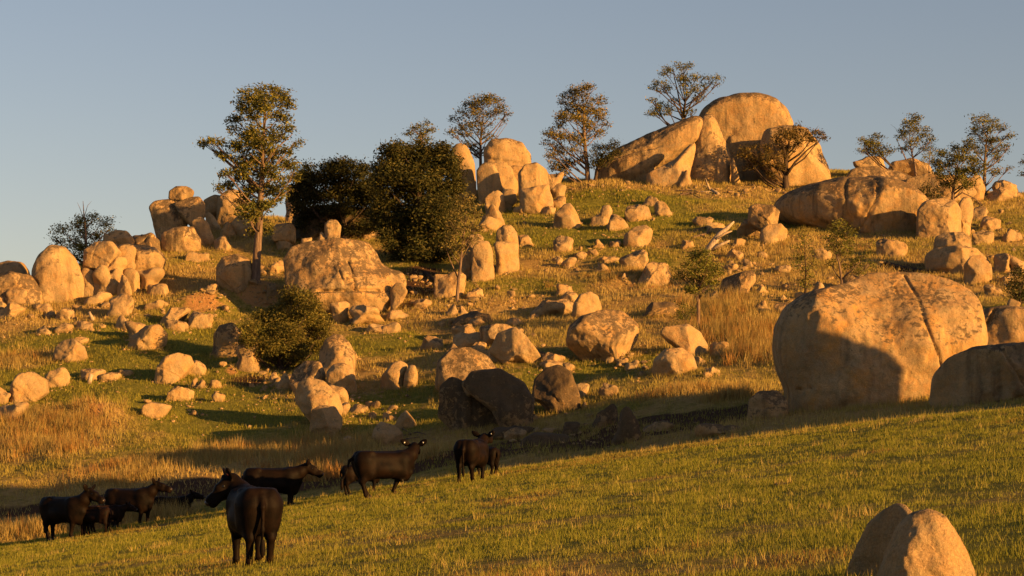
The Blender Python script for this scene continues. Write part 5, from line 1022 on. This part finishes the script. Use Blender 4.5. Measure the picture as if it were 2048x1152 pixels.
G = [("stones below the dead tree", 1495, 545, 45, 28, 34, 8, 18),
     ("rubble by the large round boulder", 1262, 722, 22, 12, 16, 8, 20),
     ("rubble along the tumbled ridge", 735, 822, 34, 20, 24, 8, 22),
     ("stones beside the round bush", 555, 758, 26, 14, 18, 8, 20),
     ("rubble below the pillars", 960, 605, 55, 18, 36, 8, 22),
     ("stones beside the wide outcrop", 850, 580, 32, 18, 20, 8, 20),
     ("stones under the stacked wall", 170, 630, 90, 16, 26, 8, 22),
     ("rubble by the tall gum", 540, 566, 22, 16, 18, 10, 24),
     ("stones by the whaleback slab", 1220, 372, 70, 8, 26, 6, 14),
     ("stones in the gully shade", 1100, 850, 90, 22, 26, 10, 28),
     ("stones by the loaf boulder", 1985, 480, 34, 30, 26, 8, 22),
     ("stones on the upper grass", 1200, 470, 70, 40, 22, 5, 12),
     ("stones on the green slope", 430, 800, 80, 28, 22, 6, 16),
     ("stones in the spill", 985, 690, 60, 24, 26, 10, 24),
     ("stones before the hilltop rocks", 1480, 385, 50, 8, 18, 6, 14),
     ("stones above the giant boulder", 1590, 590, 40, 24, 18, 8, 22),
     ("stones by the soil bank", 440, 600, 50, 22, 18, 8, 20)]
for i, q in enumerate(G): stones(*q, seed=i * 31)
def gravel():
    """loose chips too small to pick apart, one object"""
    g = np.random.default_rng(77); import bmesh
    bm = bmesh.new(); bmesh.ops.create_icosphere(bm, subdivisions=1, radius=1.0); V0 = np.array([v.co[:] for v in bm.verts]); T0 = np.array([[v.index for v in f.verts] for f in bm.faces]); bm.free()
    P = list(PEB)
    for (grp, px, py, sx, sy, n, s0, s1) in G:
        for i in range(n * 5): P.append((px + g.normal() * sx * 1.5, py + g.normal() * sy * 1.5, g.uniform(2.5, 8)))
    for key, (o, dc, D) in ROCKS.items():
        if key.startswith('outside') or dc < 84: continue
        cx = o.location.x / dc * F + 1024; hw = o.dimensions.x * F / dc / 2; by = HOR - land(o.location.x, dc - D) / (dc - D) * F
        for i in range(int(5 + hw / 5)): P.append((cx + g.uniform(-1.25, 1.25) * hw, by + g.normal() * 4, g.uniform(2.5, 9)))
    for i in range(1500):
        P.append((g.uniform(0, 2048), g.uniform(380, 900), g.uniform(2, 6)))
    px, py, w = np.array(P).T; D = np.array([hit(a, b, 84) for a, b in zip(px, py)]); X = (px - 1024) / F * D; Z = land(X, D); r = w / 2 * D / F
    VV = V0[None] * r[:, None, None] * g.uniform(0.55, 1.25, (len(P), 1, 3)) * (1 + g.normal(0, .16, (len(P), len(V0), 1)))
    VV[:, :, 2] *= 0.7; VV = VV + np.stack([X, D, Z + 0.1 * r], 1)[:, None, :]
    T = (T0[None] + (np.arange(len(P)) * len(V0))[:, None, None]).reshape(-1, 3)
    o = put("gravel", mesh_np("gravel", VV.reshape(-1, 3), T, ROCK, False)); o["kind"] = "stuff"; o["label"] = "loose chips and pebbles strewn over the hillside"; o.color = (.2, .4, .5, 1)
gravel()

# grass growing up round the foot of every rock and trunk
def skirt():
    XS, YS2, HH, CC = [], [], [], []
    for key, (o, dc, D) in ROCKS.items():
        if key.startswith('outside'): continue
        V = np.empty(len(o.data.vertices) * 3, np.float32); o.data.vertices.foreach_get("co", V); V = V.reshape(-1, 3); w = np.abs(V[:, 0]).max(); px = o.location.x / dc * F + 1024
        if not -60 < px < 2110: continue
        n = int(min(420, 50 + 95 * w)); a = rng.uniform(0, 2 * np.pi, n); k = rng.uniform(0.92, 1.18, n)
        X = o.location.x + np.cos(a) * w * k; Y = dc + np.sin(a) * D * k
        XS.append(X); YS2.append(Y); near = dc < 40
        HH.append(rng.uniform(0.06, 0.16, n) if near else rng.uniform(0.12, 0.42, n) * min(1.0, 0.5 + w * 0.35))
        CC.append(pal(np.clip(rng.normal(0.7, 0.3, n), 0, 1), rng.uniform(0, 1, n)) * 0.95)
    X, Y, H, C = [np.concatenate(q) for q in (XS, YS2, HH, CC)]
    blades("rank_grass", X, Y, H, np.where(Y < 40, 0.012, 0.03), rng.uniform(0.1, 0.6, len(X)), C, "longer grass growing round the feet of the rocks")
skirt()
# ------------------------------------------------------------------ cattle: one continuous skin from blended limbs
def surface_nets(v, o, h):
    s = v < 0; nx, ny, nz = v.shape
    c = s[:-1, :-1, :-1].astype(np.int8)
    tot = np.zeros((nx - 1, ny - 1, nz - 1), np.int8)
    for a in (0, 1):
        for b in (0, 1):
            for e in (0, 1): tot += s[a:nx - 1 + a, b:ny - 1 + b, e:nz - 1 + e]
    act = (tot > 0) & (tot < 8); I, J, K = np.nonzero(act); idx = -np.ones(act.shape, int); idx[I, J, K] = np.arange(len(I))
    acc = np.zeros((len(I), 3)); cnt = np.zeros(len(I))
    cor = [(a, b, e) for a in (0, 1) for b in (0, 1) for e in (0, 1)]
    for p in cor:
        for ax in range(3):
            if p[ax]: continue
            q = list(p); q[ax] = 1
            va = v[I + p[0], J + p[1], K + p[2]]; vb = v[I + q[0], J + q[1], K + q[2]]; m = (va < 0) != (vb < 0)
            t = np.where(m, va / np.where(m, va - vb, 1), 0)
            pt = np.array(p, float)[None, :] + np.eye(3)[ax][None, :] * t[:, None]; acc += pt * m[:, None]; cnt += m
    P = (np.stack([I, J, K], 1) + acc / cnt[:, None]) * h + o; Q = []
    for ax in range(3):
        b, e = (ax + 1) % 3, (ax + 2) % 3
        sl = [slice(None)] * 3; sl2 = [slice(None)] * 3; sl[ax] = slice(0, -1); sl2[ax] = slice(1, None)
        A, B = s[tuple(sl)], s[tuple(sl2)]; X = np.argwhere(A != B)
        ok = (X[:, b] > 0) & (X[:, e] > 0) & (X[:, b] < v.shape[b] - 1) & (X[:, e] < v.shape[e] - 1); X = X[ok]
        def cell(db, de):
            y = X.copy(); y[:, b] -= db; y[:, e] -= de; return idx[y[:, 0], y[:, 1], y[:, 2]]
        q = np.stack([cell(1, 1), cell(0, 1), cell(0, 0), cell(1, 0)], 1); fl = ~A[X[:, 0], X[:, 1], X[:, 2]]
        q[fl] = q[fl][:, ::-1]; Q.append(q)
    return P, np.concatenate(Q)
def smin(a, b, k):
    h = np.clip(0.5 + 0.5 * (b - a) / k, 0, 1); return b + (a - b) * h - k * h * (1 - h)
def cone_sd(P, a, b, r1, r2):
    a = np.array(a, float); b = np.array(b, float); ba = b - a; t = np.clip(((P - a) @ ba) / (ba @ ba), 0, 1)
    return np.linalg.norm(P - a - t[..., None] * ba, axis=-1) - (r1 + (r2 - r1) * t)
def box_sd(P, c, hf, r, M=None):
    q = P - np.array(c, float)
    if M is not None: q = q @ M
    q = np.abs(q) - (np.array(hf, float) - r)
    return np.linalg.norm(np.maximum(q, 0), axis=-1) + np.minimum(q.max(-1), 0) - r
def ell_sd(P, c, r, M=None):
    q = P - np.array(c, float)
    if M is not None: q = q @ M
    r = np.array(r, float); k0 = np.linalg.norm(q / r, axis=-1); k1 = np.linalg.norm(q / (r * r), axis=-1)
    return k0 * (k0 - 1) / np.maximum(k1, 1e-6)
def hide_material(name, c0, c1):
    m, n, l, p = newmat(name); tc = n.new("ShaderNodeTexCoord"); V = tc.outputs["Object"]
    a = noise_node(n, l, V, 3.0, 4, 0.6, 0.6); b = noise_node(n, l, V, 60.0, 3, 0.7)
    l.new(ramp(n, l, a, [(0.35, c0), (0.65, c1)]), p.inputs["Base Color"]); p.inputs["Roughness"].default_value = 0.6
    p.inputs["Specular IOR Level"].default_value = 0.06
    l.new(bumpn(n, l, b, 0.35, 0.01, bumpn(n, l, a, 0.3, 0.03)), p.inputs["Normal"])
    return m
HIDE = hide_material("black_hide", (0.003, 0.002, 0.0015), (0.010, 0.0052, 0.003))
CALFHIDE = hide_material("dark_brown_hide", (0.005, 0.003, 0.002), (0.018, 0.008, 0.0045))
def plain(name, c, rough=0.6, emit=None):
    m, n, l, p = newmat(name); p.inputs["Base Color"].default_value = (*c, 1); p.inputs["Roughness"].default_value = rough; return m
HOOF = plain("hoof_horn", (0.014, 0.010, 0.008), 0.7); EYE = plain("eye", (0.004, 0.003, 0.003), 0.12)
TAGW = plain("white_ear_tag", (0.55, 0.53, 0.48), 0.4); TAGO = plain("orange_ear_tag", (0.8, 0.12, 0.04), 0.4); MUZ = plain("wet_muzzle", (0.02, 0.013, 0.011), 0.45)
def cow(label, cat, x, y, heading, scale=1.0, neck=(0, 35), head=(0, -25), legs=None, tail=None, calf=False, tags=(), lying=False, group="black cattle grazing the paddock", hide=None, droop=0.0, h=0.031):
    """neck, head: (turn left in degrees from the body, pitch); legs: forward swing in degrees and lift of FL FR HL HR"""
    z = land(x, y); hd = R(heading); ux, uy = math.cos(hd), math.sin(hd)
    fat = 0.80 if calf else 1.0; lg = 1.0
    root = thing("calf" if calf else "cow", label, cat, (x, y, z), group, hd); root.scale = (scale,) * 3
    prim = []
    def C(a, b, r1, r2, k=0.06): prim.append(('c', a, b, r1, r2, k))
    def E(c, r, k=0.08, M=None): prim.append(('e', c, r, M, k))
    def B(c, hf, r, k=0.06, M=None): prim.append(('b', c, hf, r, M, k))
    zb = -0.52 if lying else 0.0
    # trunk
    B((-0.10, 0, 0.90 + zb), (0.80, 0.36 * fat, 0.375 * fat), 0.24, 0.08); B((0.48, 0, 0.86 + zb), (0.30, 0.29 * fat, 0.41 * fat), 0.22, 0.08)
    E((-0.06, 0, 0.79 + zb), (0.62, 0.415 * fat, 0.29 * fat), 0.10); B((-0.66, 0, 1.02 + zb), (0.27, 0.315 * fat, 0.28 * fat), 0.15, 0.07)
    for sg in (1, -1):
        E((-0.50, sg * 0.27 * fat, 1.24 + zb), (0.11, 0.07, 0.06), 0.06); E((-0.90, sg * 0.13 * fat, 1.12 + zb), (0.06, 0.06, 0.07), 0.05)
        E((0.46, sg * 0.25 * fat, 0.98 + zb), (0.20, 0.09, 0.30), 0.07); E((0.64, sg * 0.17 * fat, 0.80 + zb), (0.12, 0.10, 0.13), 0.06)
    C((-0.86, 0, 1.23 + zb), (0.50, 0, 1.24 + zb), 0.055, 0.075, 0.07); C((0.74, 0, 0.84 + zb), (0.66, 0, 0.52 + zb), 0.17, 0.09, 0.10)
    # neck and head
    def dirv(yaw, pit): return np.array([math.cos(R(yaw)) * math.cos(R(pit)), math.sin(R(yaw)) * math.cos(R(pit)), math.sin(R(pit))])
    N0 = np.array([0.64, 0, 1.06 + zb]); nv = dirv(*neck); nl = 0.47 * (0.9 if calf else 1)
    bend = 0.45 * np.array([0.9, 0, 0.35]) + 0.55 * nv; bend /= np.linalg.norm(bend)
    Nm = N0 + bend * nl * 0.5; N1 = Nm + nv * nl * 0.55
    C(N0 - np.array([0.05, 0, 0]), Nm, 0.30 * fat, 0.205 * fat, 0.10); C(Nm, N1, 0.20 * fat, 0.15, 0.06); C(N0 + np.array([0.06, 0, -.16]), N1 + np.array([0, 0, -.08]), 0.15 * fat, 0.075, 0.08)
    hv = dirv(*head); up = np.array([0, 0, 1.0]); sv = np.cross(up, hv); sv /= np.linalg.norm(sv); uv = np.cross(hv, sv); hl = 0.50 * (0.86 if calf else 1)
    HC = N1 + hv * 0.03; MZ = HC + hv * hl
    MH = np.stack([hv, sv, uv], 1)
    B(HC + hv * 0.13 + uv * 0.01, (0.17, 0.135, 0.135), 0.07, 0.035, MH); B(HC + hv * hl * 0.68 - uv * 0.02, (0.18, 0.10, 0.115), 0.05, 0.05, MH); B(MZ - hv * 0.03 - uv * 0.025, (0.08, 0.112, 0.108), 0.05, 0.03, MH)
    C(HC - uv * 0.08, HC + hv * hl * .5 - uv * 0.11, 0.10, 0.06, 0.05); E(HC + uv * 0.135, (0.07, 0.08, 0.05), 0.05)
    ears = []
    for sgn in (1, -1):
        e0 = HC + sv * sgn * 0.12 + uv * 0.06 - hv * 0.02; ev = sv * sgn * 0.80 + uv * (0.52 - droop) - hv * 0.22; ev /= np.linalg.norm(ev)
        e1 = e0 + ev * 0.15; e2 = e0 + ev * 0.22
        M = np.stack([ev, np.cross(hv, ev) / np.linalg.norm(np.cross(hv, ev)), np.cross(ev, np.cross(hv, ev))], 1); M[:, 2] /= np.linalg.norm(M[:, 2])
        E(e1 + ev * 0.02, (0.175, 0.095, 0.036), 0.025, M); ears.append((e1 + ev * .05, ev, np.cross(hv, ev), sgn))
    # legs
    legs = legs or ((4, 0), (-4, 0), (-3, 0), (4, 0)); feet = []
    for i, (sw, lift) in enumerate(legs):
        front = i < 2; sgn = 1 if i % 2 == 0 else -1
        if lying:
            if front: C((0.5, sgn * .24, 0.42), (0.72, sgn * .26, 0.16), 0.14, 0.07); C((0.72, sgn * .26, 0.12), (0.48, sgn * .2, 0.08), 0.07, 0.05)
            else: C((-.6, sgn * .26, 0.42), (-.2, sgn * .4, 0.2), 0.22, 0.11); C((-.2, sgn * .42, 0.16), (-.5, sgn * .46, 0.08), 0.08, 0.05)
            continue
        hx, hy = (0.52, 0.19 * fat) if front else (-0.66, 0.18 * fat)
        def rot(p, top, ang):
            a = R(ang); dx, dz = p[0] - top[0], p[1] - top[1]; return (top[0] + dx * math.cos(a) - dz * math.sin(a), top[1] + dx * math.sin(a) + dz * math.cos(a))
        top = (hx, 0.84); wx = x + scale * (ux * hx - uy * hy * sgn); wy = y + scale * (uy * hx + ux * hy * sgn)
        fx = hx + math.tan(R(sw)) * 0.8
        gx = x + scale * (ux * fx - uy * hy * sgn); gy = y + scale * (uy * fx + ux * hy * sgn); gz = (land(gx, gy) - z) / scale + lift
        ln = (0.82 - gz) / 0.82                                    # leg reaches the ground it stands on
        def Z(v): return 0.82 - (0.82 - v) * ln
        y_ = hy * sgn
        if front:
            kn = rot((hx + 0.02, Z(0.42)), top, sw * (1.0 if not lift else 2.2)); ft = (fx, Z(0.10)); 
            if lift: ft = (kn[0] - 0.20, kn[1] - 0.20)
            C((hx - .04, y_ * .9, 0.98), (hx, y_, 0.66), 0.19 * fat, 0.115 * fat, 0.08); C((hx, y_, 0.68), (kn[0], y_, kn[1]), 0.125 * fat, 0.074, 0.05); C((kn[0], y_, kn[1]), (ft[0], y_, ft[1]), 0.072, 0.056, 0.03)
            E((kn[0] + .01, y_, kn[1]), (0.075, 0.066, 0.085), 0.03); to = (ft[0] + (0.05 if not lift else -0.08), y_, ft[1] - (0.07 if not lift else 0.03))
        else:
            st = (hx + 0.12, Z(0.66)); st = rot(st, top, sw * .6); hk = rot((hx - 0.13, Z(0.46)), top, sw); ft = (fx - 0.05, Z(0.10))
            C((hx + .02, y_ * .85, 1.0), (st[0], y_, st[1]), 0.26 * fat, 0.18 * fat, 0.08); C((hx - .12, y_ * .8, .98), (hk[0] + .03, y_, hk[1] + .06), 0.21 * fat, 0.10, 0.08)
            C((st[0], y_, st[1]), (hk[0], y_, hk[1]), 0.16 * fat, 0.078, 0.06); C((hk[0], y_, hk[1]), (ft[0], y_, ft[1]), 0.074, 0.056, 0.03)
            E((hk[0] - .03, y_, hk[1] + .02), (0.06, 0.055, 0.09), 0.03); to = (ft[0] + 0.05, y_, ft[1] - 0.07)
        C((ft[0], y_, ft[1]), to, 0.058, 0.066, 0.03); feet.append((to, -20 if lift else 0))
    # tail
    tl = tail or [(-0.93, 0, 1.15 + zb), (-1.02, 0, 0.98 + zb), (-1.0, 0, 0.6 + zb), (-0.99, 0, 0.38 + max(zb, -.3))]
    for i in range(len(tl) - 1): C(tl[i], tl[i + 1], 0.05 - 0.012 * min(i, 2), 0.042 - 0.01 * min(i, 2), 0.05)
    if not lying: E((tl[-1][0], tl[-1][1], tl[-1][2] - 0.1), (0.05, 0.05, 0.15), 0.04)
    if not calf and not lying: E((-0.38, 0, 0.60), (0.17, 0.14, 0.11), 0.08)
    allp = np.array([p for q in prim for p in ((q[1], q[2]) if q[0] == 'c' else (q[1],))], float)
    lo = allp.min(0) - 0.62; hi = allp.max(0) + 0.62; n = np.ceil((hi - lo) / h).astype(int) + 1
    gx, gy, gz = np.meshgrid(*[lo[i] + np.arange(n[i]) * h for i in range(3)], indexing='ij'); P = np.stack([gx, gy, gz], -1)
    D = np.full(P.shape[:3], 9.0)
    for q in prim:
        c = np.array([q[1], q[2]] if q[0] == 'c' else [q[1]], float); rr = (max(q[3], q[4]) if q[0] == 'c' else max(q[2]) * (1 if q[0] == 'e' else 1.5)) + q[-1] + 0.12
        i0 = np.maximum(((c.min(0) - rr - lo) / h).astype(int), 0); i1 = np.minimum(((c.max(0) + rr - lo) / h).astype(int) + 2, n)
        s = tuple(slice(a, b) for a, b in zip(i0, i1))
        d = cone_sd(P[s], q[1], q[2], q[3], q[4]) if q[0] == 'c' else box_sd(P[s], q[1], q[2], q[3], q[4]) if q[0] == 'b' else ell_sd(P[s], q[1], q[2], q[3])
        D[s] = smin(D[s], d, q[-1])
    V, Q = surface_nets(D, lo, h)
    put("body", mesh_np("body", V, None, hide or (CALFHIDE if calf else HIDE), True, None, Q), root)
    def small(nm, c, r, mat, M=None):
        dv, T = ICO[3]; v = dv * np.array(r)
        if M is not None: v = v @ np.array(M).T
        return put(nm, mesh_np(nm, v + np.array(c), T, mat, True), root)
    Mh = np.stack([hv, sv, uv], 1)
    for sgn in (1, -1): small("eye", HC + hv * 0.15 + sv * sgn * 0.128 + uv * 0.045, (0.03, 0.016, 0.024), EYE, Mh)
    small("muzzle", MZ + hv * 0.045, (0.045, 0.085, 0.06), MUZ, Mh)
    for to, tilt in feet:
        small("hoof", (to[0] + 0.02, to[1], to[2] - 0.0), (0.075, 0.062, 0.055), HOOF)
    for sgn, col in tags:
        e, ev, nn, _ = [q for q in ears if q[3] == sgn][0]; nn = nn / np.linalg.norm(nn); fz = np.cross(ev, nn)
        M = np.stack([ev, nn, fz], 1)
        for side in (1, -1): small("ear_tag", e + fz * side * 0.034 - uv * 0.01, (0.019, 0.024, 0.007), TAGW if col == 'w' else TAGO, M)
    return root
def stand(px, py, dmin=18, k=0.0):
    d = hit(px, py, dmin) + k; return (px - 1024) / F * d, d
X_, Y_ = stand(505, 1128); cow("nearest black cow seen from behind, turning its head to look along the slope", "cow", X_, Y_, 106, 1.04, neck=(52, 50), head=(86, -42), legs=((2, 0), (-3, 0), (-2, 0), (3, 0)), tags=((1, 'o'), (-1, 'w')), h=0.026)
X_, Y_ = stand(132, 1078, k=0.6); cow("black cow at the herd's end, head raised, standing broadside beside a brown calf", "cow", X_, Y_, -38, 1.06, neck=(22, 58), head=(22, -26), legs=((10, 0), (-6, 0), (-8, 0), (6, 0)), h=0.034)
X_, Y_ = stand(188, 1070, k=0.3); cow("dark brown calf with its rump turned, tucked beside the herd's end cow", "calf", X_, Y_, 148, 0.70, neck=(10, 20), head=(0, -30), calf=True, legs=((6, 0), (-4, 0), (-10, 0), (8, 0)), h=0.04)
X_, Y_ = stand(214, 1064, k=1.0); cow("calf with a lighter brown face peering out behind the rump turned calf", "calf", X_, Y_, 20, 0.66, neck=(-10, 25), head=(-25, -20), calf=True, h=0.04)
X_, Y_ = stand(262, 1051, k=0.1); cow("black cow standing among dry grass with its head held high in profile", "cow", X_, Y_, -22, 0.98, neck=(14, 52), head=(12, -14), legs=((3, 0), (-4, 0), (-4, 0), (6, 0)), h=0.034)
X_, Y_ = stand(345, 1036, k=0.7); cow("black heifer lying down beyond the crest with an orange ear tag", "cow", X_, Y_, 8, 0.86, neck=(0, 48), head=(-20, -12), tags=((1, 'o'),), lying=True, h=0.032)
X_, Y_ = stand(548, 1018, k=0.5); cow("black cow in clean profile standing beyond the nearest cow", "cow", X_, Y_, 2, 1.0, neck=(0, 38), head=(4, -26), legs=((2, 0), (-2, 0), (0, 0), (5, 0)), h=0.034)
X_, Y_ = stand(770, 993, k=0.4); cow("black cow walking up the slope with two white ear tags and a lifted forefoot", "cow", X_, Y_, 22, 1.04, neck=(34, 50), head=(62, -6), legs=((-14, 0), (22, 0.22), (16, 0), (4, 0)), tags=((1, 'w'), (-1, 'w')), tail=[(-0.92, 0, 1.15), (-1.08, .04, 1.02), (-1.18, .06, 0.66), (-1.3, .08, 0.4)], h=0.031)
X_, Y_ = stand(725, 992, k=2.8); cow("dark calf walking half hidden behind the cow with two ear tags", "calf", X_, Y_, 15, 0.72, calf=True, h=0.04, hide=HIDE)
X_, Y_ = stand(945, 964, k=0.3); cow("black cow walking directly away near the crest with one white ear tag", "cow", X_, Y_, 74, 0.98, neck=(-12, 42), head=(-4, 0), legs=((4, 0), (-6, 0), (-10, 0), (8, 0)), tags=((-1, 'w'),), h=0.034)
X_, Y_ = stand(966, 957, k=2.2); cow("black calf mostly hidden on the far side of the cow walking away", "calf", X_, Y_, 130, 0.74, neck=(-30, 30), head=(-60, -10), calf=True, h=0.04, hide=HIDE)
